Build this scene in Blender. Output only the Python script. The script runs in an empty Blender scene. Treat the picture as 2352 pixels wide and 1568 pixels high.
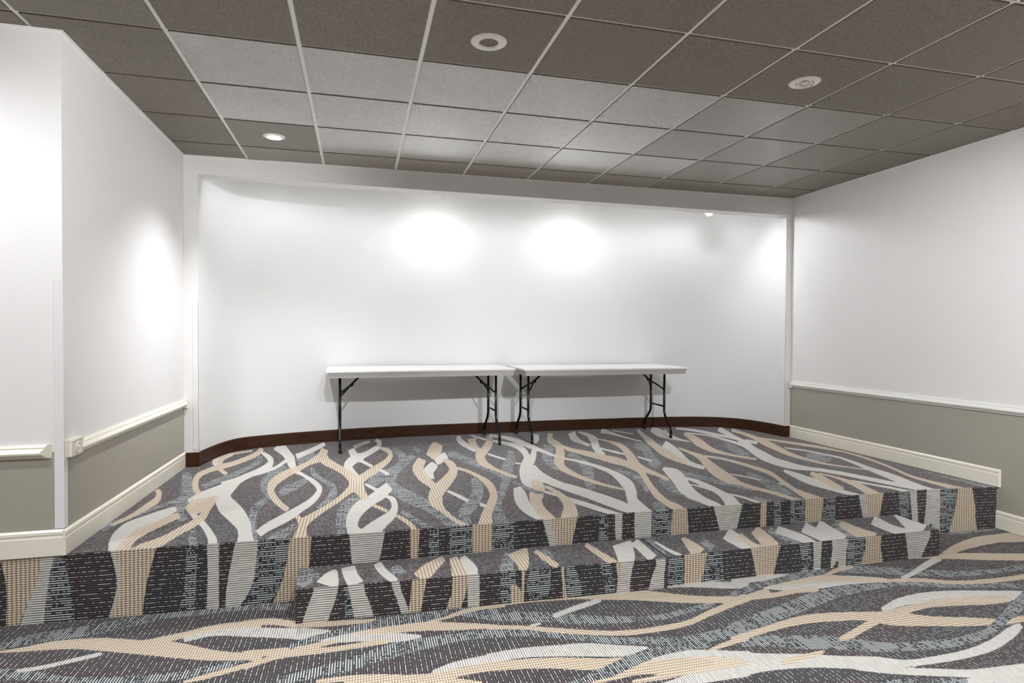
import bpy, bmesh, math, random
import numpy as np
from mathutils import Vector, Matrix
random.seed(7)
SC = bpy.context.scene
COL = SC.collection
PI = math.pi

# ------------------------------------------------------------------ helpers
def tag(o, label=None, cat=None, group=None, kind=None):
    if label: o['label'] = label
    if cat: o['category'] = cat
    if group: o['group'] = group
    if kind: o['kind'] = kind
    return o

def empty(name, loc, rz=0.0):
    o = bpy.data.objects.new(name, None)
    COL.objects.link(o)
    o.location = loc
    o.rotation_euler = (0, 0, rz)
    o.empty_display_size = 0.1
    return o

class MB:
    """collects faces, then links them as one mesh object"""
    def __init__(s):
        s.v = []; s.f = []; s.m = []; s.smooth = []
    def add(s, vs, fs, mat=0, smooth=False):
        b = len(s.v)
        s.v += [tuple(map(float, p)) for p in vs]
        for f in fs:
            s.f.append([b + i for i in f]); s.m.append(mat); s.smooth.append(smooth)
    def box(s, a, b, mat=0):
        x0, y0, z0 = a; x1, y1, z1 = b
        s.add([(x0,y0,z0),(x1,y0,z0),(x1,y1,z0),(x0,y1,z0),(x0,y0,z1),(x1,y0,z1),(x1,y1,z1),(x0,y1,z1)],
              [(0,3,2,1),(4,5,6,7),(0,1,5,4),(1,2,6,5),(2,3,7,6),(3,0,4,7)], mat)
    def tube(s, pts, r, n=12, mat=0, closed=False):
        pts = [Vector(p) for p in pts]
        rs = r if isinstance(r, (list, tuple)) else [r] * len(pts)
        rings = []
        up = None
        for i, p in enumerate(pts):
            if i == 0: t = pts[1] - p
            elif i == len(pts) - 1: t = p - pts[i-1]
            else: t = (pts[i+1] - p).normalized() + (p - pts[i-1]).normalized()
            t.normalize()
            if up is None:
                up = Vector((0,0,1)) if abs(t.z) < .9 else Vector((1,0,0))
            a = up - t * up.dot(t); a.normalize(); up = a
            b = t.cross(a)
            rings.append([p + (a * math.cos(2*PI*k/n) + b * math.sin(2*PI*k/n)) * rs[i] for k in range(n)])
        vs = [q for ring in rings for q in ring]
        fs = []
        for i in range(len(rings)-1):
            for k in range(n):
                k2 = (k+1) % n
                fs.append((i*n+k, i*n+k2, (i+1)*n+k2, (i+1)*n+k))
        s.add(vs, fs, mat, True)
        s.add(rings[0], [tuple(range(n))[::-1]], mat)
        s.add(rings[-1], [tuple(range(n))], mat)
    def lathe(s, prof, n=40, mat=0, M=None, c=(0,0,0)):
        """prof: (r, z) pairs"""
        vs = []; fs = []
        for (r, z) in prof:
            for k in range(n):
                p = Vector((r*math.cos(2*PI*k/n), r*math.sin(2*PI*k/n), z))
                if M: p = M @ p
                vs.append(p + Vector(c))
        for i in range(len(prof)-1):
            for k in range(n):
                k2 = (k+1) % n
                fs.append((i*n+k, i*n+k2, (i+1)*n+k2, (i+1)*n+k))
        s.add(vs, fs, mat, True)
    def sweep(s, prof, path, normals, mat=0, mitre0=0.0, mitre1=0.0, caps=True):
        """prof (d, z) points swept along a horizontal path; d goes out along each path normal"""
        n = len(prof); vs = []; fs = []
        for i, (p, nn) in enumerate(zip(path, normals)):
            t = Vector((0,0,0))
            if i == 0 and mitre0: t = (Vector(path[1]) - Vector(path[0])).normalized() * mitre0
            if i == len(path)-1 and mitre1: t = (Vector(path[-2]) - Vector(path[-1])).normalized() * mitre1
            for d, z in prof:
                vs.append((p[0] + nn[0]*d + t[0]*d, p[1] + nn[1]*d + t[1]*d, p[2] + z))
        for i in range(len(path)-1):
            for k in range(n):
                k2 = (k+1) % n
                fs.append((i*n+k, (i+1)*n+k, (i+1)*n+k2, i*n+k2))
        s.add(vs, fs, mat)
        if caps:
            s.add(vs[:n], [tuple(range(n))], mat)
            s.add(vs[-n:], [tuple(range(n))[::-1]], mat)
    def build(s, name, mats, parent=None, bevel=0.0, recalc=True):
        me = bpy.data.meshes.new(name)
        me.from_pydata(s.v, [], s.f)
        mats = mats if isinstance(mats, (list, tuple)) else [mats]
        for m in mats: me.materials.append(m)
        me.polygons.foreach_set('material_index', s.m)
        me.polygons.foreach_set('use_smooth', s.smooth)
        if recalc:
            bm = bmesh.new(); bm.from_mesh(me)
            bmesh.ops.remove_doubles(bm, verts=bm.verts, dist=1e-5)
            bmesh.ops.recalc_face_normals(bm, faces=bm.faces)
            bm.to_mesh(me); bm.free()
        o = bpy.data.objects.new(name, me)
        COL.objects.link(o)
        if parent: o.parent = parent
        if bevel:
            b = o.modifiers.new('bevel', 'BEVEL'); b.width = bevel; b.segments = 2
            b.limit_method = 'ANGLE'; b.angle_limit = math.radians(50)
        return o

# ------------------------------------------------------------------ materials
class NT:
    def __init__(s, name):
        s.mat = bpy.data.materials.new(name); s.mat.use_nodes = True
        s.t = s.mat.node_tree; s.t.nodes.clear()
        s.out = s.t.nodes.new('ShaderNodeOutputMaterial')
        s.b = s.t.nodes.new('ShaderNodeBsdfPrincipled')
        s.t.links.new(s.b.outputs[0], s.out.inputs[0])
    def n(s, typ, **kw):
        x = s.t.nodes.new(typ)
        for k, v in kw.items(): setattr(x, k, v)
        return x
    def l(s, a, b): s.t.links.new(a, b)
    def put(s, sock, v):
        if isinstance(v, (int, float)): sock.default_value = v
        elif isinstance(v, (tuple, list)): sock.default_value = tuple(v) + ((1.0,) if len(v) == 3 and sock.type == 'RGBA' else ())
        else: s.l(v, sock)
    def m(s, op, a, b=None, c=None, clamp=False):
        x = s.n('ShaderNodeMath', operation=op); x.use_clamp = clamp
        s.put(x.inputs[0], a)
        if b is not None: s.put(x.inputs[1], b)
        if c is not None: s.put(x.inputs[2], c)
        return x.outputs[0]
    def ss(s, v, lo, hi):
        x = s.n('ShaderNodeMapRange', interpolation_type='SMOOTHSTEP')
        s.put(x.inputs[0], v); x.inputs[1].default_value = lo; x.inputs[2].default_value = hi
        return x.outputs[0]
    def mix(s, f, a, b):
        x = s.n('ShaderNodeMix', data_type='RGBA')
        s.put(x.inputs[0], f); s.put(x.inputs[6], a); s.put(x.inputs[7], b)
        return x.outputs[2]
    def noise(s, vec, scale, detail=2.0, rough=0.5):
        x = s.n('ShaderNodeTexNoise'); x.inputs['Scale'].default_value = scale
        x.inputs['Detail'].default_value = detail; x.inputs['Roughness'].default_value = rough
        if vec is not None: s.l(vec, x.inputs['Vector'])
        return x.outputs[0]
    def white(s, x, y):
        c = s.n('ShaderNodeCombineXYZ'); s.put(c.inputs[0], x); s.put(c.inputs[1], y)
        w = s.n('ShaderNodeTexWhiteNoise', noise_dimensions='2D'); s.l(c.outputs[0], w.inputs['Vector'])
        return w.outputs[0]
    def obj(s, scale=None):
        tc = s.n('ShaderNodeTexCoord')
        if not scale: return tc.outputs['Object']
        mp = s.n('ShaderNodeMapping'); mp.inputs['Scale'].default_value = scale
        s.l(tc.outputs['Object'], mp.inputs[0]); return mp.outputs[0]
    def bump(s, h, dist, strength=1.0):
        x = s.n('ShaderNodeBump'); x.inputs['Distance'].default_value = dist; x.inputs['Strength'].default_value = strength
        s.l(h, x.inputs['Height']); s.l(x.outputs[0], s.b.inputs['Normal'])

def plain(name, col, rough=.5, metal=0.0, spec=.5, var=0.0, vscale=8.0, bump=0.0, bscale=60.0):
    t = NT(name)
    t.b.inputs['Roughness'].default_value = rough
    t.b.inputs['Metallic'].default_value = metal
    t.b.inputs['Specular IOR Level'].default_value = spec
    v = t.noise(t.obj(), vscale, 4)
    c2 = tuple(max(0, c * (1 - var)) for c in col)
    t.l(t.mix(v, col, c2), t.b.inputs['Base Color'])
    if bump: t.bump(t.noise(t.obj(), bscale, 3), bump)
    return t.mat

def wallcovering(name, col, scale=(1,1,1)):
    t = NT(name)
    t.b.inputs['Roughness'].default_value = .62
    t.b.inputs['Specular IOR Level'].default_value = .25
    a = t.noise(t.obj((260, 260, 30)), 1.0, 2)
    b = t.noise(t.obj((30, 30, 260)), 1.0, 2)
    w = t.m('MULTIPLY', a, b)
    big = t.noise(t.obj(), .8, 2)
    f = t.m('ADD', t.m('MULTIPLY', w, .22), t.m('MULTIPLY', big, .04))
    t.l(t.mix(f, col, tuple(c * .8 for c in col)), t.b.inputs['Base Color'])
    t.bump(w, .0006, .6)
    return t.mat

def emitter(name, col, power):
    t = NT(name)
    t.b.inputs['Base Color'].default_value = (*col, 1)
    t.b.inputs['Emission Color'].default_value = (*col, 1)
    n = t.noise(t.obj(), 20, 1)
    t.l(t.m('MULTIPLY_ADD', n, power * .1, power * .95), t.b.inputs['Emission Strength'])
    return t.mat

WALL = wallcovering('white_wallcovering', (.81, .80, .795))
ALCOVE = wallcovering('alcove_wallcovering', (.77, .77, .765))
TAUPE = plain('taupe_paint', (.39, .365, .312), .55, var=.06, vscale=3, bump=.0005, bscale=180)
CREAM = plain('cream_trim_paint', (.83, .79, .68), .32, var=.04)
RAILW = plain('white_trim_paint', (.80, .79, .76), .35, var=.03)
GUARD = plain('white_plastic_guard', (.80, .79, .79), .3, var=.03)
TBAR = plain('white_ceiling_bar', (.92, .90, .87), .22, spec=.8, var=.05)
LAMPW = plain('white_enamel', (.92, .90, .84), .3, var=.03)
BLACK = plain('black_baffle', (.008, .007, .006), .45)
TUBE = plain('gloss_black_tube', (.005, .005, .006), .25, spec=.32, var=.1)
RUBBER = plain('black_rubber', (.008, .008, .008), .6)
TTOP = plain('white_laminate', (.80, .80, .79), .35, var=.02)
TAPRON = plain('grey_apron', (.48, .465, .455), .45, var=.04)
GLASSB = plain('frosted_bulb', (.42, .43, .41), .15, spec=.7)

def wood():
    t = NT('dark_stained_wood')
    t.b.inputs['Roughness'].default_value = .5
    t.b.inputs['Specular IOR Level'].default_value = .2
    v = t.noise(t.obj((3, 3, 40)), 4, 5, .6)
    t.l(t.mix(t.ss(v, .35, .7), (.030, .012, .006), (.074, .029, .013)), t.b.inputs['Base Color'])
    return t.mat
WOOD = wood()

def tile_mat():
    t = NT('ceiling_tile_board')
    at = t.n('ShaderNodeAttribute', attribute_name='tile_tone')
    rnd = at.outputs['Fac']
    fine = t.noise(t.obj((1, 1, 1)), 130, 3, .75)
    mid = t.noise(t.obj(), 5.0, 4, .6)
    c = t.mix(t.ss(fine, .3, .72), (.090, .075, .055), (.315, .276, .222))
    c = t.mix(t.m('MULTIPLY', mid, .45), c, (.165, .139, .106))
    c2 = t.mix(t.m('MULTIPLY', rnd, .22), c, (.25, .21, .19))
    t.l(c2, t.b.inputs['Base Color'])
    ar = t.n('ShaderNodeAttribute', attribute_name='tile_rough')
    t.l(ar.outputs['Fac'], t.b.inputs['Roughness'])
    t.b.inputs['Specular IOR Level'].default_value = .8
    t.l(t.m('MULTIPLY', t.ss(ar.outputs['Fac'], .42, .24), .9), t.b.inputs['Coat Weight'])
    t.b.inputs['Coat Roughness'].default_value = .2
    t.b.inputs['Coat IOR'].default_value = 1.7
    t.bump(fine, .0012, .35)
    bn = [x for x in t.t.nodes if x.type == 'BUMP'][0]
    t.l(t.m('MULTIPLY_ADD', t.ss(ar.outputs['Fac'], .30, .55), .5, .03), bn.inputs['Strength'])
    return t.mat
TILE = tile_mat()

def carpet():
    """u runs along the ribbons, v across them (UV map, metres); three distance fields give the ribbon shapes"""
    t = NT('woven_ribbon_carpet')
    uv = t.n('ShaderNodeUVMap', uv_map='UVMap')
    sp = t.n('ShaderNodeSeparateXYZ'); t.l(uv.outputs[0], sp.inputs[0])
    u, v = sp.outputs[0], sp.outputs[1]
    jit = t.noise(uv.outputs[0], 26, 2)
    ju = t.m('MULTIPLY_ADD', t.m('SUBTRACT', jit, .5), .006, u)
    jv = t.m('MULTIPLY_ADD', t.m('SUBTRACT', jit, .5), .006, v)
    cs = lambda x, p: t.m('COSINE', t.m('MULTIPLY', x, 2*PI/p))
    edge = t.m('MULTIPLY', t.m('SUBTRACT', t.noise(uv.outputs[0], 110, 2), .5), .010)
    def field(name):
        a = t.n('ShaderNodeAttribute', attribute_name=name)
        return t.ss(t.m('ADD', a.outputs['Fac'], edge), -.0018, .0018)
    FW, FB, FU = field('ribbon_white'), field('ribbon_beige'), field('ribbon_blue')
    # weft ribs of pitch Q lie across the ribbons with grooves between them (the grooves are modelled)
    Q = .01125
    rib = t.m('FLOOR', t.m('ADD', t.m('DIVIDE', u, Q), .5))
    cu = cs(u, Q)
    groove = t.ss(cu, -.35, -.75)
    # ground: plum and charcoal, every second rib carries short light flecks
    zone = t.n('ShaderNodeAttribute', attribute_name='ground_zone').outputs['Fac']
    yarn = t.noise(uv.outputs[0], 420, 2)
    ground = t.mix(zone, (.046, .034, .036), (.036, .037, .038))
    ground = t.mix(t.ss(yarn, .3, .75), ground, t.mix(zone, (.098, .079, .082), (.080, .083, .084)))
    ground = t.mix(groove, ground, (.010, .008, .009))
    row = t.m('FLOOR', t.m('ADD', t.m('DIVIDE', u, 2*Q), .5))
    inrow = t.ss(cs(u, 2*Q), .80, .93)
    vs_ = t.m('ADD', v, t.m('MULTIPLY', row, .0095*.37))
    cell = t.m('FLOOR', t.m('DIVIDE', vs_, .0095))
    dash = t.m('GREATER_THAN', t.white(cell, row), .49)
    gapv = t.ss(cs(t.m('SUBTRACT', vs_, .00475), .0095), -.97, -.75)
    amt = t.m('MULTIPLY_ADD', t.white(row, cell), .5, .5)
    fleck = t.m('MULTIPLY', t.m('MULTIPLY', inrow, dash), t.m('MULTIPLY', gapv, amt))
    col = t.mix(fleck, ground, (.60, .57, .56))
    # blue grey hatch: ribs of pale thread, some solid, some dotted, over charcoal
    inq = t.ss(cu, .05, .45)
    solid = t.m('GREATER_THAN', t.white(rib, t.m('FLOOR', t.m('DIVIDE', v, .085))), .52)
    cq = t.m('FLOOR', t.m('DIVIDE', jv, .0075))
    dots = t.m('MULTIPLY', t.m('GREATER_THAN', t.white(cq, rib), .50), .8)
    cross = t.m('MULTIPLY', t.ss(cs(jv, .0215), .82, .95), t.m('MULTIPLY', t.m('GREATER_THAN', t.white(t.m('FLOOR', t.m('DIVIDE', jv, .0215)), t.m('FLOOR', t.m('DIVIDE', u, .05))), .4), .5))
    hatch = t.m('MAXIMUM', t.m('MULTIPLY', inq, t.m('MAXIMUM', solid, dots)), t.m('MULTIPLY', cross, t.m('SUBTRACT', 1.0, groove)))
    blue = t.mix(hatch, (.028, .032, .035), t.mix(yarn, (.60, .62, .62), (.42, .445, .455)))
    col = t.mix(FU, col, blue)
    # pale grey: close ribs, dark in the grooves
    pale = t.mix(t.m('MULTIPLY', groove, t.m('MULTIPLY_ADD', t.white(rib, t.m('FLOOR', t.m('DIVIDE', jv, .04))), .5, .45)), t.mix(yarn, (.66, .64, .60), (.48, .47, .44)), (.055, .052, .048))
    col = t.mix(FW, col, pale)
    # beige: lengthwise courses; dark valleys between them, pitted at every groove
    cv = cs(jv, .0185)
    valley = t.ss(cv, .45, .85)
    pit = t.m('MULTIPLY', t.ss(cv, .1, .5), t.ss(cu, -.1, -.55))
    under = t.mix(FW, (.21, .155, .105), (.56, .52, .45))
    bei = t.mix(yarn, (.68, .58, .46), (.52, .43, .325))
    bei = t.mix(t.m('MULTIPLY', valley, .55), bei, under)
    bei = t.mix(t.m('MULTIPLY', pit, .9), bei, (.045, .032, .022))
    bei = t.mix(t.m('MULTIPLY', groove, .35), bei, (.20, .15, .10))
    col = t.mix(FB, col, bei)
    t.l(col, t.b.inputs['Base Color'])
    t.b.inputs['Roughness'].default_value = .95
    t.b.inputs['Specular IOR Level'].default_value = .12
    t.b.inputs['Sheen Weight'].default_value = .38
    t.b.inputs['Sheen Roughness'].default_value = .45
    t.b.inputs['Sheen Tint'].default_value = (1, .95, .95, 1)
    t.bump(yarn, .0012, .4)
    return t.mat
CARPET = carpet()

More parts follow.
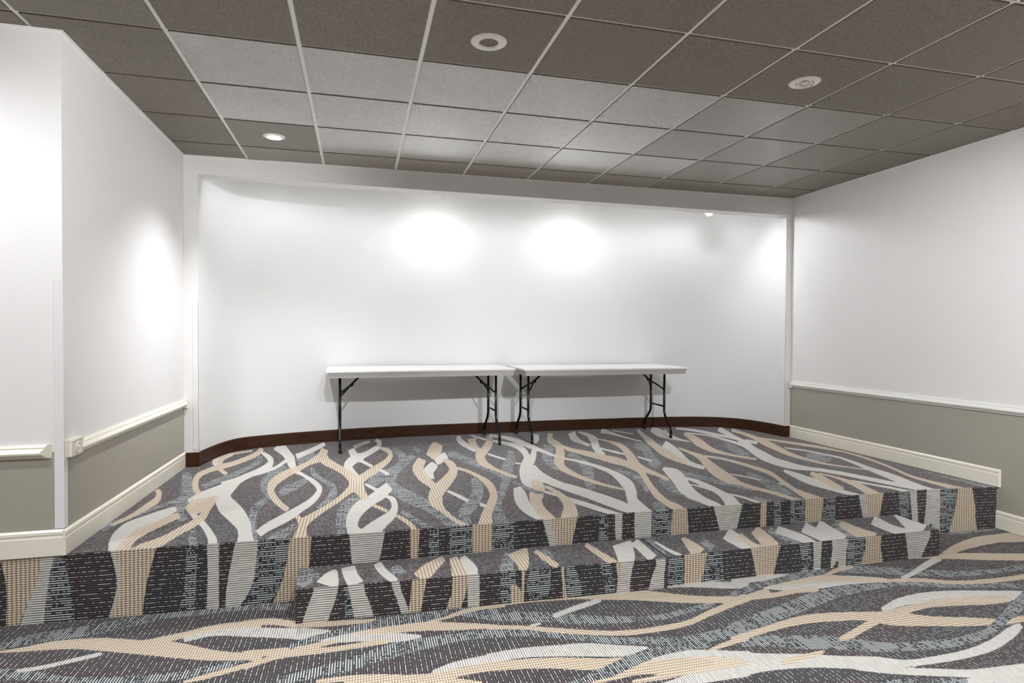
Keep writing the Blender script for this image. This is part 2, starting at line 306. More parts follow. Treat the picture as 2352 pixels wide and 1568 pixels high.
PATTERN = '''
@stage
b|0.751,2.021 0.793,1.911 0.816,1.79 0.809,1.671 0.804,1.457 0.782,1.312 0.76,1.236|0.772,2.066 0.833,1.891 0.879,1.674 0.871,1.535 0.841,1.377 0.81,1.251 0.781,1.191
u|0.957,1.722 0.883,1.571 0.82,1.415 0.756,1.286 0.745,1.131|0.985,1.643 0.911,1.498 0.848,1.348 0.798,1.196 0.772,1.077
u|0.781,2.574 0.868,2.215 0.946,1.912 0.977,1.681 1.044,1.405 1.129,1.165|0.825,2.602 0.947,2.223 1.051,1.802 1.077,1.545 1.092,1.409 1.16,1.228
w|1.006,1.547 0.951,1.47 0.89,1.364 0.838,1.242 0.838,1.078 0.869,0.912 0.916,0.768 0.939,0.665|1.051,1.424 1.022,1.287 0.988,1.134 0.962,0.986 0.959,0.88 0.966,0.787 0.969,0.71 0.99,0.61
b|1.061,1.402 1.008,1.277 0.955,1.167 0.929,1.044 0.935,0.905 0.944,0.79 0.959,0.679|1.11,1.272 1.062,1.14 1.022,1.014 1.003,0.904 1.011,0.789 1.032,0.666 1.044,0.562
b|1.195,1.781 1.129,1.71 1.069,1.668 1.083,1.475|1.234,1.665 1.216,1.451 1.189,1.336 1.147,1.319
b|1.187,1.723 1.194,1.482 1.202,1.31 1.184,1.183 1.149,1.062 1.118,0.954 1.079,0.876 1.037,0.82 1.018,0.69|1.228,1.645 1.242,1.397 1.256,1.198 1.235,1.06 1.198,0.944 1.172,0.83 1.149,0.727 1.154,0.589 1.131,0.477
w|1.15,1.316 1.207,1.185 1.271,1.054 1.323,0.922 1.361,0.807 1.383,0.707 1.414,0.574|1.155,1.39 1.212,1.269 1.28,1.126 1.342,0.978 1.396,0.835 1.429,0.703 1.459,0.571
u|1.223,1.018 1.249,0.888 1.292,0.716 1.326,0.593|1.249,1.011 1.285,0.885 1.333,0.716 1.366,0.592
b|1.199,3.61 1.194,3.339 1.141,3.134 1.072,2.944 0.988,2.848 0.93,2.688 0.898,2.514 0.94,2.219 1.011,1.952 1.077,1.774|1.258,3.418 1.248,3.135 1.191,2.928 1.12,2.746 1.046,2.627 0.982,2.515 0.961,2.364 0.99,2.177 1.038,1.995 1.091,1.843
w|1,3.343 0.942,3.333 0.885,3.23 0.916,2.935 0.983,2.746|1.027,3.226 0.999,3.109 0.978,2.946 0.977,2.888 0.986,2.867
b|1.152,3.448 1.053,3.4 0.96,3.332 0.928,3.191 0.966,2.896 1.02,2.642 1.087,2.472 1.137,2.377|1.167,3.365 1.074,3.299 0.988,3.218 0.99,3.037 1.014,2.841 1.042,2.701 1.083,2.582 1.129,2.485
u|1.239,3.192 1.267,2.972 1.236,2.72 1.182,2.539 1.118,2.36 1.063,2.218 1.02,2.118|1.298,3.107 1.318,2.822 1.275,2.578 1.227,2.374 1.162,2.206 1.108,2.073 1.071,1.957
w|1.233,3.315 1.306,3.105 1.362,2.905 1.372,2.798 1.34,2.601 1.274,2.416 1.207,2.254 1.143,2.166|1.23,3.384 1.306,3.253 1.395,2.985 1.435,2.618 1.388,2.409 1.321,2.234 1.275,2.015 1.237,1.847
w|1.502,2.902 1.463,2.647 1.394,2.486 1.318,2.399|1.531,2.786 1.486,2.547 1.415,2.387 1.341,2.288
w|1.221,2.276 1.18,2.129 1.18,1.819 1.286,1.399 1.396,1.142 1.465,0.983 1.496,0.864 1.516,0.722 1.539,0.612|1.288,2.084 1.289,1.859 1.294,1.724 1.338,1.607 1.435,1.368 1.521,1.084 1.562,0.878 1.601,0.725 1.621,0.614
w|1.186,2.137 1.112,1.978 1.061,1.853 1.039,1.69|1.261,1.858 1.184,1.74 1.136,1.639 1.115,1.501
w|1.34,3.433 1.45,3.12 1.516,2.858 1.57,2.58 1.632,2.348 1.713,2.18 1.795,1.943 1.838,1.777 1.836,1.665 1.807,1.514 1.759,1.387 1.711,1.275 1.646,1.128 1.6,1.009 1.575,0.913|1.362,3.899 1.478,3.398 1.564,3.028 1.612,2.683 1.645,2.472 1.718,2.269 1.81,2.053 1.872,1.816 1.873,1.582 1.843,1.389 1.795,1.246 1.754,1.109 1.689,0.973 1.642,0.881 1.618,0.797
u|1.509,2.73 1.452,2.485 1.418,2.185 1.47,1.831 1.529,1.637 1.493,1.548 1.476,1.355 1.505,1.124 1.54,0.929 1.579,0.767 1.611,0.634|1.581,2.437 1.538,2.184 1.513,1.975 1.509,1.848 1.564,1.595 1.537,1.429 1.532,1.271 1.548,1.103 1.572,0.935 1.607,0.787 1.638,0.652
b|1.78,3.385 1.765,3.074 1.705,2.788 1.636,2.594 1.568,2.484 1.509,2.272 1.487,2.032 1.522,1.746 1.583,1.52 1.647,1.354 1.7,1.235|1.849,3.205 1.834,2.766 1.737,2.607 1.673,2.396 1.619,2.247 1.571,2.053 1.552,1.907 1.563,1.777 1.604,1.61 1.659,1.446 1.709,1.329
b|1.764,3.129 1.819,2.66 1.916,2.406 1.996,2.192 2.049,1.96 2.071,1.732 2.118,1.54 2.156,1.367|1.835,3.226 1.866,2.878 1.937,2.64 2.023,2.398 2.099,2.163 2.152,1.927 2.169,1.653 2.191,1.445
b|2.272,2.423 2.209,2.301 2.135,2.139 2.081,1.979 2.041,1.73 1.982,1.499 1.914,1.327 1.852,1.2 1.801,1.088 1.793,0.922 1.786,0.734 1.792,0.623|2.29,2.212 2.231,2.076 2.167,1.946 2.138,1.729 2.071,1.591 2.003,1.4 1.935,1.234 1.881,1.085 1.848,0.966 1.843,0.87 1.867,0.681 1.871,0.572
b|1.757,1.148 1.779,1.041 1.802,0.921|1.773,1.185 1.802,1.089 1.834,0.986
u|1.707,3.253 1.639,3.052 1.597,2.871|1.756,2.985 1.706,2.709 1.657,2.573
w|1.786,3.68 1.702,3.424 1.628,3.248 1.567,3.126|1.814,3.473 1.733,3.212 1.662,3.028 1.608,2.882
u|1.736,2.143 1.675,2.03 1.615,1.93 1.588,1.754|1.767,1.978 1.715,1.828 1.665,1.725 1.63,1.612
u|1.739,2.475 1.782,2.182 1.871,1.955 1.925,1.776 1.932,1.639 1.903,1.462 1.867,1.311|1.771,2.525 1.802,2.285 1.882,2.055 1.959,1.868 1.979,1.558 1.933,1.359 1.886,1.238
u|1.764,1.015 1.727,0.926 1.676,0.834 1.644,0.73|1.788,0.941 1.761,0.82 1.733,0.669 1.701,0.575
u|2.12,1.622 2.052,1.47 2,1.252 1.995,1.007 2.007,0.788 2.016,0.628|2.154,1.41 2.098,1.277 2.067,1.118 2.055,0.977 2.063,0.787 2.069,0.627
w|2.283,3.562 2.302,3.442 2.294,3.354 2.255,3.237 2.171,3.032 2.075,2.925 2.01,2.617 2.025,2.229 2.078,1.98 2.119,1.838|2.305,3.716 2.349,3.541 2.327,3.198 2.274,3.01 2.19,2.795 2.116,2.591 2.078,2.454 2.085,2.356 2.121,2.147 2.152,1.968
b|2.233,3.625 2.15,3.527 2.071,3.388|2.238,3.492 2.16,3.358 2.086,3.191
w|2.033,3.164 2.049,2.918 2.099,2.682 2.157,2.549 2.227,2.352|2.081,3.258 2.099,3.107 2.135,2.887 2.171,2.657 2.24,2.442
w|2.282,2.243 2.341,2.038|2.294,2.316 2.358,2.127
b|2.321,3.133 2.376,2.928 2.378,2.816 2.339,2.646 2.266,2.461 2.189,2.279 2.123,2.08|2.333,3.245 2.413,3.099 2.417,2.759 2.364,2.473 2.289,2.255 2.218,2.069 2.159,1.874
w|2.165,1.803 2.238,1.607|2.173,1.864 2.251,1.681
w|2.32,1.844 2.248,1.654 2.184,1.498 2.117,1.389 2.071,1.203 2.052,0.994 2.061,0.815 2.07,0.654 2.087,0.53|2.355,1.629 2.286,1.414 2.216,1.28 2.167,1.156 2.136,1.045 2.12,0.941 2.124,0.853 2.152,0.735 2.167,0.605
w|2.298,1.456 2.324,1.335 2.324,1.211 2.301,1.116 2.242,1.012 2.18,0.9 2.138,0.798 2.118,0.679|2.309,1.505 2.358,1.409 2.363,1.194 2.335,0.993 2.278,0.841 2.24,0.714 2.241,0.607 2.219,0.5
b|2.199,1.258 2.246,1.176 2.291,1.08|2.208,1.324 2.257,1.238 2.303,1.138
b|2.335,1.005 2.373,0.897 2.402,0.788 2.402,0.681 2.409,0.558|2.348,1.058 2.391,0.956 2.427,0.838 2.438,0.716 2.443,0.59
u|2.418,3.033 2.46,2.691 2.446,2.515 2.376,2.338 2.285,2.186 2.214,2.025 2.176,1.78|2.457,3.213 2.533,2.841 2.486,2.357 2.397,2.093 2.31,1.904 2.253,1.786 2.204,1.669
u|2.595,2.888 2.51,2.622 2.405,2.329 2.326,2.021 2.325,1.63 2.384,1.372 2.453,1.216 2.518,1.095 2.566,0.939 2.598,0.783 2.629,0.636 2.658,0.522|2.614,2.666 2.53,2.418 2.435,2.142 2.397,1.926 2.394,1.785 2.444,1.628 2.51,1.468 2.572,1.29 2.624,1.105 2.667,0.953 2.705,0.814 2.734,0.687
u|2.366,1.074 2.412,0.926 2.458,0.808 2.496,0.706 2.553,0.571|2.384,1.141 2.433,1.002 2.479,0.881 2.521,0.788 2.578,0.646
u|2.915,2.751 2.967,2.522 3.033,2.29 3.116,2.175|2.964,2.946 3.016,2.706 3.087,2.496 3.155,2.317
u|2.61,3.038 2.651,2.782|2.646,3.201 2.694,2.962
b|2.862,3.398 2.785,3.125 2.713,2.762|2.916,3.148 2.848,2.79 2.755,2.518
w|2.89,2.848 2.826,2.727 2.755,2.552|2.887,2.575 2.828,2.442 2.761,2.313
b|2.631,2.671 2.546,2.262 2.556,1.883 2.603,1.662 2.627,1.55|2.684,2.504 2.635,2.241 2.633,2.062 2.655,1.811 2.672,1.679
w|2.732,2.479 2.628,2.183 2.608,1.836|2.755,2.263 2.693,2.056 2.678,1.874
b|2.825,2.505 2.836,2.233 2.816,2.088 2.757,1.931 2.679,1.743 2.598,1.517 2.564,1.221 2.605,1.056 2.64,0.911 2.671,0.792 2.728,0.641 2.799,0.468|2.848,2.584 2.908,2.384 2.873,2.007 2.789,1.721 2.714,1.513 2.667,1.371 2.66,1.316 2.646,1.143 2.664,0.969 2.693,0.853 2.754,0.711 2.825,0.531
b|2.889,2.139 2.95,2.005 2.995,1.793 3.008,1.579 2.995,1.392 2.959,1.245 2.893,1.069 2.834,0.899 2.775,0.707 2.742,0.559|2.908,2.22 2.974,2.091 3.032,1.896 3.069,1.697 3.054,1.433 3,1.19 2.93,0.991 2.891,0.846 2.86,0.664 2.823,0.519
w|2.713,1.48 2.769,1.312 2.806,1.187|2.728,1.535 2.79,1.38 2.828,1.249
w|2.868,1.115 2.898,1.036|2.889,1.178 2.92,1.096
u|2.929,1.766 2.903,1.541 2.864,1.39 2.818,1.261 2.739,1.081 2.692,0.848 2.698,0.697 2.701,0.591|2.982,1.846 2.988,1.59 2.924,1.287 2.853,1.093 2.788,0.947 2.762,0.867 2.76,0.776 2.761,0.664
w|3.132,3.636 3.092,3.392 3.091,3.148 3.127,2.917 3.163,2.766|3.17,3.673 3.163,3.534 3.161,3.363 3.183,3.105 3.208,2.918
b|3.209,3.443 3.181,3.141 3.173,2.836 3.167,2.632|3.325,3.513 3.269,3.277 3.243,2.997 3.264,2.887
b|3.414,3.474 3.395,3.335 3.343,3.19 3.254,2.938 3.146,2.674 3.098,2.292 3.132,2.109 3.183,1.984 3.225,1.83 3.274,1.719|3.474,3.6 3.462,3.354 3.368,2.993 3.264,2.713 3.21,2.56 3.194,2.476 3.189,2.269 3.215,2.076 3.259,1.929 3.304,1.804
w|3.246,2.633 3.301,2.478 3.346,2.364|3.268,2.71 3.323,2.55 3.369,2.435
w|3.398,2.228 3.433,2.172|3.416,2.283 3.45,2.226
u|3.483,2.771 3.394,2.5 3.287,2.209 3.214,1.94 3.147,1.675 3.068,1.426 2.991,1.231 2.938,1.024 2.897,0.831 2.884,0.676 2.878,0.554|3.524,2.762 3.451,2.406 3.346,2.093 3.282,1.87 3.19,1.602 3.098,1.343 3.029,1.164 2.99,1.021 2.976,0.89 2.973,0.77 2.964,0.64
u|2.889,2.677 2.96,2.457 3.027,2.249 3.093,2.066 3.154,1.874 3.194,1.671|2.922,2.833 3.009,2.658 3.078,2.432 3.137,2.212 3.207,2.026 3.24,1.784
w|3.282,3.615 3.369,3.358 3.484,3.122 3.567,2.887 3.568,2.646 3.537,2.452 3.476,2.284 3.365,1.966 3.285,1.598 3.309,1.422 3.329,1.355|3.298,3.681 3.392,3.449 3.522,3.257 3.638,3.096 3.662,2.839 3.611,2.524 3.557,2.24 3.478,1.987 3.48,1.891 3.45,1.666 3.417,1.498
w|3.46,3.538 3.582,3.354 3.647,3.126 3.684,2.903 3.75,2.633 3.798,2.416 3.864,2.275 3.952,2.115 4.006,1.897 4.025,1.708 3.986,1.464 3.944,1.286|3.493,3.673 3.636,3.546 3.724,3.355 3.761,3.11 3.806,2.773 3.84,2.518 3.894,2.346 3.989,2.195 4.061,2.005 4.098,1.829 4.086,1.6 4.045,1.406
w|3.711,2.778 3.615,2.514 3.52,2.282|3.74,2.73 3.646,2.435 3.549,2.169
w|3.433,1.947 3.421,1.69 3.457,1.516 3.517,1.325 3.592,1.126 3.652,0.929 3.712,0.756 3.778,0.565|3.549,2.156 3.531,1.908 3.544,1.706 3.593,1.486 3.658,1.257 3.726,1.062 3.786,0.877 3.851,0.673
U|3.219,1.61 3.235,1.535 3.26,1.409 3.303,1.288 3.35,1.264|3.249,1.685 3.265,1.607 3.293,1.488 3.334,1.367 3.366,1.308
w|3.185,1.459 3.136,1.273 3.102,1.06 3.108,0.876 3.144,0.731 3.167,0.579|3.246,1.512 3.24,1.361 3.213,1.189 3.19,1.013 3.199,0.828 3.22,0.667
b|3.363,1.624 3.314,1.446 3.252,1.298 3.194,1.058 3.175,0.853 3.184,0.688 3.187,0.576|3.413,1.697 3.424,1.498 3.337,1.241 3.284,1.112 3.26,0.967 3.259,0.8 3.26,0.681
b|3.409,1.425 3.42,1.254 3.407,1.076 3.377,0.949 3.324,0.832 3.269,0.701 3.206,0.539|3.442,1.492 3.469,1.342 3.484,1.188 3.474,1.018 3.419,0.809 3.356,0.647 3.29,0.489
w|3.358,1.311 3.416,1.188 3.48,1.049 3.541,0.919 3.591,0.781 3.614,0.671 3.66,0.524|3.379,1.364 3.441,1.246 3.51,1.112 3.574,0.984 3.628,0.847 3.667,0.758 3.712,0.604
b|4.127,3.587 3.977,3.123 3.959,2.842 3.865,2.546 3.736,2.208 3.689,1.91 3.718,1.698 3.759,1.542 3.807,1.419 3.861,1.322 3.927,1.222|4.184,3.574 4.087,3.289 4.08,3.032 3.959,2.565 3.847,2.253 3.786,2.074 3.78,1.821 3.809,1.642 3.846,1.496 3.89,1.378 3.952,1.266
b|3.981,3.045 4.009,2.78 4.041,2.554 4.126,2.368 4.173,2.121 4.257,1.893|4.041,3.189 4.067,2.913 4.111,2.714 4.211,2.551 4.285,2.341 4.353,2.069
u|3.898,3.007 3.805,2.726 3.674,2.343 3.646,2.06 3.66,1.885|3.993,2.985 3.883,2.648 3.787,2.419 3.755,2.252 3.723,2
u|3.939,2.423 3.928,2.164 3.877,1.913 3.813,1.731 3.734,1.497 3.675,1.291|4.02,2.584 4.031,2.346 4.02,2.094 3.928,1.783 3.826,1.537 3.763,1.349
w|3.945,3.596 3.857,3.327 3.799,3.103|4.013,3.54 3.922,3.245 3.834,3.038
w|4.352,2.652 4.401,2.445 4.452,2.329|4.384,2.718 4.432,2.506 4.476,2.374
w|4.338,3.512 4.236,3.126 4.263,2.941 4.286,2.778|4.483,3.682 4.389,3.387 4.34,3.099 4.346,2.9
w|4.477,3.574 4.475,3.321 4.395,3.004 4.308,2.762 4.239,2.48 4.23,2.307|4.504,3.635 4.564,3.5 4.558,3.239 4.435,2.891 4.346,2.635 4.31,2.44
w|4.694,3.459 4.758,3.404 4.804,3.229 4.856,3.039 4.893,2.876|4.854,3.8 4.859,3.608 4.863,3.342 4.894,3.11 4.922,2.926
w|4.893,3.59 4.952,3.437 5.022,3.32|4.925,3.654 4.983,3.499 5.047,3.368
b|4.003,2.661 4.078,2.437 4.156,2.212 4.239,2.061 4.26,1.831 4.261,1.702 4.211,1.526 4.129,1.276 4.051,1.034 4.027,0.859 4.021,0.721 3.996,0.632 3.969,0.473|4.067,2.814 4.154,2.607 4.258,2.424 4.343,2.257 4.375,2.022 4.37,1.85 4.292,1.609 4.204,1.348 4.143,1.135 4.109,0.962 4.118,0.84 4.114,0.76 4.081,0.589
b|4.517,3.117 4.565,2.885 4.537,2.602 4.43,2.269 4.337,2.006 4.281,1.776 4.322,1.666 4.351,1.518 4.355,1.39|4.551,3.19 4.633,3.016 4.65,2.779 4.575,2.445 4.494,2.187 4.434,1.999 4.41,1.804 4.412,1.609 4.414,1.474
w|4.346,2.61 4.418,2.475 4.451,2.355|4.374,2.67 4.447,2.533 4.48,2.409
w|4.517,2.214 4.553,2.011|4.547,2.265 4.589,2.07
w|3.929,2.142 3.999,1.956 4.029,1.752 4.015,1.542 3.954,1.297 3.892,1.134 3.814,0.934 3.769,0.742 3.772,0.66 3.768,0.542|3.956,2.203 4.038,2.035 4.09,1.861 4.111,1.685 4.091,1.447 4,1.192 3.923,1.022 3.903,0.898 3.889,0.808 3.88,0.68
w|3.533,1.357 3.598,1.211 3.671,1.032 3.72,0.89 3.742,0.763 3.75,0.671 3.768,0.544|3.602,1.511 3.668,1.354 3.741,1.162 3.791,1.007 3.812,0.868 3.826,0.781 3.842,0.646
w|3.465,1.036 3.528,0.884 3.586,0.767 3.605,0.661 3.647,0.507|3.499,1.106 3.568,0.963 3.627,0.84 3.66,0.75 3.701,0.589
u|4.678,2.615 4.683,2.454 4.592,2.227 4.489,1.95 4.437,1.732|4.817,2.867 4.888,2.761 4.761,2.405 4.673,2.167 4.621,1.963
u|4.112,1.805 4.135,1.649 4.136,1.469 4.099,1.303 4.042,1.13|4.158,1.889 4.192,1.745 4.224,1.597 4.175,1.383 4.1,1.178
u|3.942,0.85 3.913,0.751 3.887,0.712 3.832,0.592|4.012,0.938 4.025,0.858 3.975,0.737 3.915,0.614
w|4.503,1.745 4.409,1.454 4.354,1.288 4.288,1.117 4.264,0.956 4.278,0.824 4.298,0.697 4.311,0.645 4.309,0.443|4.557,1.821 4.625,1.727 4.561,1.495 4.486,1.315 4.423,1.141 4.38,0.95 4.387,0.804 4.37,0.711 4.365,0.502
u|4.298,1.43 4.235,1.216 4.235,1.078 4.246,0.965 4.256,0.859|4.401,1.554 4.378,1.393 4.341,1.216 4.329,1.071 4.317,0.934
u|4.561,1.601 4.589,1.448 4.634,1.299 4.696,1.187 4.755,1.08 4.8,0.981|4.628,1.701 4.668,1.562 4.724,1.425 4.786,1.308 4.845,1.195 4.891,1.089
w|4.532,1.453 4.522,1.265 4.519,1.098 4.489,0.944 4.418,0.774 4.338,0.627 4.263,0.457|4.557,1.488 4.597,1.364 4.603,1.199 4.591,1.054 4.579,0.919 4.52,0.761 4.432,0.576
w|4.465,1.249 4.5,1.139 4.516,1.064|4.482,1.275 4.529,1.179 4.551,1.11
b|5.161,3.524 5.033,3.144 4.918,2.79 4.851,2.544 4.777,2.254 4.763,2.03 4.78,1.853|5.245,3.644 5.151,3.31 5.085,3.021 5.011,2.766 4.965,2.519 4.909,2.24 4.889,2.008
w|4.969,2.605 4.904,2.311 4.809,2.035 4.79,1.822 4.825,1.653|5.18,2.903 5.095,2.557 5.001,2.275 4.899,1.97 4.901,1.756
b|5.081,2.492 5.057,2.241 4.993,1.986 4.869,1.699 4.787,1.459 4.756,1.244 4.803,1.15 4.83,1.046|5.129,2.563 5.13,2.343 5.146,2.173 5.064,1.912 5.006,1.708 4.937,1.456 4.884,1.246 4.883,1.107
b|5.556,3.198 5.443,2.884 5.332,2.56 5.296,2.292 5.342,2.134 5.409,1.988 5.478,1.868|5.656,3.337 5.652,3.161 5.569,2.864 5.439,2.48 5.421,2.24 5.467,2.064 5.536,1.941
w|5.289,3.447 5.216,3.13 5.244,2.978 5.317,2.865 5.371,2.765|5.486,3.762 5.474,3.539 5.426,3.267 5.384,2.969 5.403,2.815
b|5.42,3.42 5.31,3.149|5.542,3.565 5.424,3.281
w|5.659,3.535 5.782,3.31 5.845,3.017 5.897,2.876 5.925,2.641 5.966,2.505|5.726,3.646 5.878,3.457 5.952,3.169 5.977,2.982 5.989,2.723 6.017,2.568
w|5.627,3.254 5.756,3.029 5.77,2.761 5.756,2.477 5.674,2.222 5.626,2.067|5.665,3.315 5.807,3.104 5.845,2.862 5.852,2.595 5.807,2.375 5.776,2.235
b|5.111,2.096 5.191,1.966 5.226,1.787 5.236,1.588 5.227,1.383 5.163,1.195 5.107,1.04 5.054,0.886 5.002,0.724 4.953,0.588 4.916,0.385|5.161,2.17 5.25,2.048 5.293,1.872 5.317,1.684 5.32,1.483 5.248,1.276 5.187,1.115 5.144,0.972 5.14,0.852 5.146,0.763 5.096,0.539
w|4.937,1.469 4.994,1.356 5.044,1.241|4.958,1.496 5.022,1.391 5.072,1.274
w|6.054,3.314 5.979,3.048 5.926,2.796 5.778,2.458 5.632,2.141 5.535,1.877 5.511,1.701 5.521,1.561 5.573,1.477 5.651,1.429 5.703,1.382|6.277,3.598 6.163,3.277 6.048,2.94 5.974,2.674 5.853,2.379 5.787,2.152 5.717,1.929 5.713,1.773 5.716,1.635 5.749,1.535 5.792,1.477
w|5.994,2.73 6.028,2.582|6.043,2.794 6.077,2.643
b|6.187,3.249 6.176,3.044 6.118,2.777 5.997,2.435 5.933,2.176 5.884,1.948 5.898,1.76 5.925,1.601 6.008,1.469 6.15,1.287|6.332,3.439 6.302,3.201 6.276,2.964 6.216,2.681 6.114,2.372 6.012,2.086 5.98,1.847 5.985,1.663 6.047,1.508 6.19,1.323
b|6.167,2.767 6.23,2.656 6.293,2.494 6.354,2.338 6.421,2.2 6.471,2.032|6.246,2.867 6.309,2.753 6.385,2.6 6.458,2.454 6.519,2.304 6.547,2.108
w|6.088,2.265 6.177,2.131 6.229,1.965|6.135,2.32 6.225,2.184 6.276,2.014
u|5.6,2.522 5.5,2.252 5.475,2.079 5.478,1.974|5.749,2.701 5.703,2.495 5.652,2.289 5.592,2.106
u|5.982,1.856 5.995,1.731 6.04,1.641|6.156,2.049 6.259,2.007 6.212,1.811
w|5.406,1.443 5.361,1.276 5.321,1.104 5.322,0.984 5.344,0.891 5.359,0.795 5.393,0.691 5.37,0.611 5.321,0.384|5.473,1.514 5.49,1.408 5.491,1.275 5.488,1.146 5.462,1.002 5.445,0.875 5.463,0.753 5.452,0.678 5.397,0.442
b|5.54,1.31 5.467,1.134 5.411,0.976 5.409,0.85|5.641,1.406 5.627,1.28 5.563,1.113 5.497,0.927
b|5.636,1.324 5.651,1.176 5.619,1.03 5.578,0.898 5.508,0.749 5.424,0.6 5.338,0.407|5.671,1.36 5.702,1.225 5.717,1.119 5.72,1.018 5.669,0.876 5.632,0.758 5.53,0.547
w|5.701,1.071 5.737,0.96 5.79,0.837 5.859,0.694|5.734,1.103 5.778,0.998 5.839,0.88 5.907,0.734
u|5.06,1.432 5.025,1.256 4.95,1.043 4.909,0.89 4.905,0.776 4.862,0.559|5.134,1.518 5.138,1.378 5.123,1.217 5.087,1.065 5.027,0.892 4.975,0.662
w|5.104,1.128 5.132,1.036|5.131,1.16 5.18,1.09
b|4.814,1.159 4.828,1.04 4.869,0.921 4.894,0.791 4.905,0.654 4.93,0.47|4.877,1.236 4.89,1.113 4.93,0.99 4.954,0.854 4.976,0.725 4.997,0.534
w|4.57,0.949 4.611,0.874 4.626,0.768 4.631,0.672 4.66,0.482|4.597,0.984 4.643,0.914 4.664,0.811 4.684,0.73 4.71,0.534
u|4.673,0.831 4.697,0.74 4.752,0.578|4.717,0.883 4.751,0.802 4.805,0.635
w|5.806,0.855 5.81,0.76 5.806,0.674 5.82,0.501|5.851,0.893 5.861,0.802 5.878,0.731 5.889,0.553
w|5.699,1.398 5.779,1.235 5.834,1.06 5.889,0.899 5.936,0.776 5.959,0.672 5.994,0.517|5.788,1.492 5.876,1.33 5.937,1.154 5.99,0.987 6.028,0.852 6.05,0.743 6.082,0.582
w|6.217,1.975 6.251,1.773 6.187,1.533 6.105,1.29 6.044,1.085 5.984,0.891 5.971,0.747 5.931,0.623 5.886,0.414|6.259,2.019 6.312,1.833 6.283,1.62 6.231,1.399 6.216,1.227 6.163,1.032 6.111,0.854 6.096,0.745 6.04,0.522
b|6.469,2.052 6.494,1.934 6.458,1.673 6.367,1.381 6.25,1.089 6.229,0.933 6.223,0.801 6.195,0.647 6.191,0.471|6.533,2.116 6.551,1.988 6.522,1.729 6.435,1.438 6.322,1.146 6.306,0.994 6.324,0.877 6.342,0.754 6.331,0.567
u|6.475,1.144 6.499,0.898 6.503,0.663 6.519,0.504|6.552,1.206 6.572,0.953 6.609,0.736 6.622,0.571
@floor
b|0.372,0.471 0.603,0.479 0.689,0.473 0.796,0.47 0.91,0.451 1.033,0.406 1.207,0.339 1.354,0.279 1.5,0.225 1.618,0.2 1.713,0.176|0.356,0.497 0.589,0.505 0.667,0.516 0.76,0.546 0.869,0.549 0.988,0.535 1.169,0.474 1.323,0.421 1.483,0.322 1.606,0.267 1.703,0.243
b|1.194,0.4 1.273,0.434 1.356,0.47 1.444,0.501 1.566,0.497 1.668,0.483|1.163,0.475 1.248,0.5 1.336,0.526 1.426,0.559 1.55,0.569 1.656,0.554
w|1.347,0.416 1.455,0.45 1.579,0.419 1.681,0.388|1.324,0.481 1.436,0.518 1.562,0.509 1.666,0.489
w|0.752,0.296 0.83,0.3 0.918,0.329 0.991,0.355 1.036,0.371|0.737,0.324 0.812,0.333 0.901,0.363 0.974,0.39 1.019,0.406
u|0.406,0.415 0.591,0.508 0.7,0.548 0.824,0.561 0.952,0.581 1.074,0.632 1.203,0.679 1.352,0.684 1.504,0.695 1.638,0.686|0.366,0.475 0.553,0.573 0.651,0.639 0.774,0.667 0.904,0.689 1.033,0.732 1.177,0.757 1.333,0.749 1.489,0.762 1.626,0.754
u|0.48,0.281 0.719,0.244 0.8,0.232 0.934,0.19 1.11,0.142 1.282,0.107 1.407,0.1 1.525,0.132 1.647,0.17|0.425,0.374 0.672,0.337 0.759,0.323 0.913,0.243 1.094,0.186 1.261,0.168 1.386,0.161 1.508,0.186 1.637,0.208
b|1.436,0.065 1.535,0.086 1.635,0.119 1.719,0.143|1.426,0.09 1.521,0.125 1.623,0.16 1.71,0.181
b|1.583,0.521 1.711,0.5 1.819,0.445 1.95,0.418 2.106,0.408 2.212,0.404|1.572,0.581 1.703,0.572 1.813,0.515 1.946,0.476 2.105,0.454 2.212,0.439
w|1.602,0.408 1.754,0.359 1.88,0.307 1.98,0.267 2.055,0.243 2.105,0.236|1.586,0.509 1.743,0.459 1.874,0.426 1.979,0.383 2.057,0.336 2.108,0.297
u|1.554,0.688 1.663,0.667 1.79,0.642|1.539,0.769 1.651,0.748 1.781,0.722
U|1.82,0.239 1.912,0.28 2.008,0.307 2.135,0.334 2.266,0.346 2.428,0.351 2.571,0.387|1.809,0.278 1.901,0.332 2,0.361 2.129,0.401 2.264,0.438 2.431,0.445 2.575,0.459
w|2.011,0.25 2.108,0.24 2.204,0.206 2.305,0.186 2.409,0.198|2.001,0.334 2.105,0.357 2.211,0.32 2.311,0.268 2.411,0.224
b|2.108,0.297 2.261,0.275 2.416,0.263 2.571,0.23 2.73,0.207 2.807,0.18|2.104,0.363 2.262,0.374 2.424,0.351 2.583,0.306 2.74,0.25 2.817,0.216
b|1.636,0.218 1.752,0.207 1.868,0.212 1.962,0.232 2.034,0.249|1.624,0.277 1.741,0.267 1.86,0.262 1.956,0.273 2.03,0.28
b|1.656,0.112 1.717,0.144 1.803,0.172 1.918,0.171 2.036,0.172 2.158,0.178 2.257,0.183|1.646,0.138 1.706,0.181 1.793,0.22 1.911,0.219 2.032,0.216 2.154,0.228 2.256,0.234
b|2.451,0.331 2.566,0.355 2.686,0.398 2.865,0.407|2.451,0.359 2.567,0.396 2.69,0.44 2.872,0.444
u|2.62,0.368 2.747,0.295 2.826,0.263|2.637,0.451 2.776,0.41 2.858,0.377
u|1.808,-0.04 1.935,-0.024 2.069,-0.008 2.209,0.04 2.329,0.074 2.453,0.104 2.609,0.125 2.792,0.111|1.794,0.018 1.921,0.052 2.054,0.089 2.196,0.151 2.324,0.189 2.456,0.194 2.617,0.197 2.807,0.182
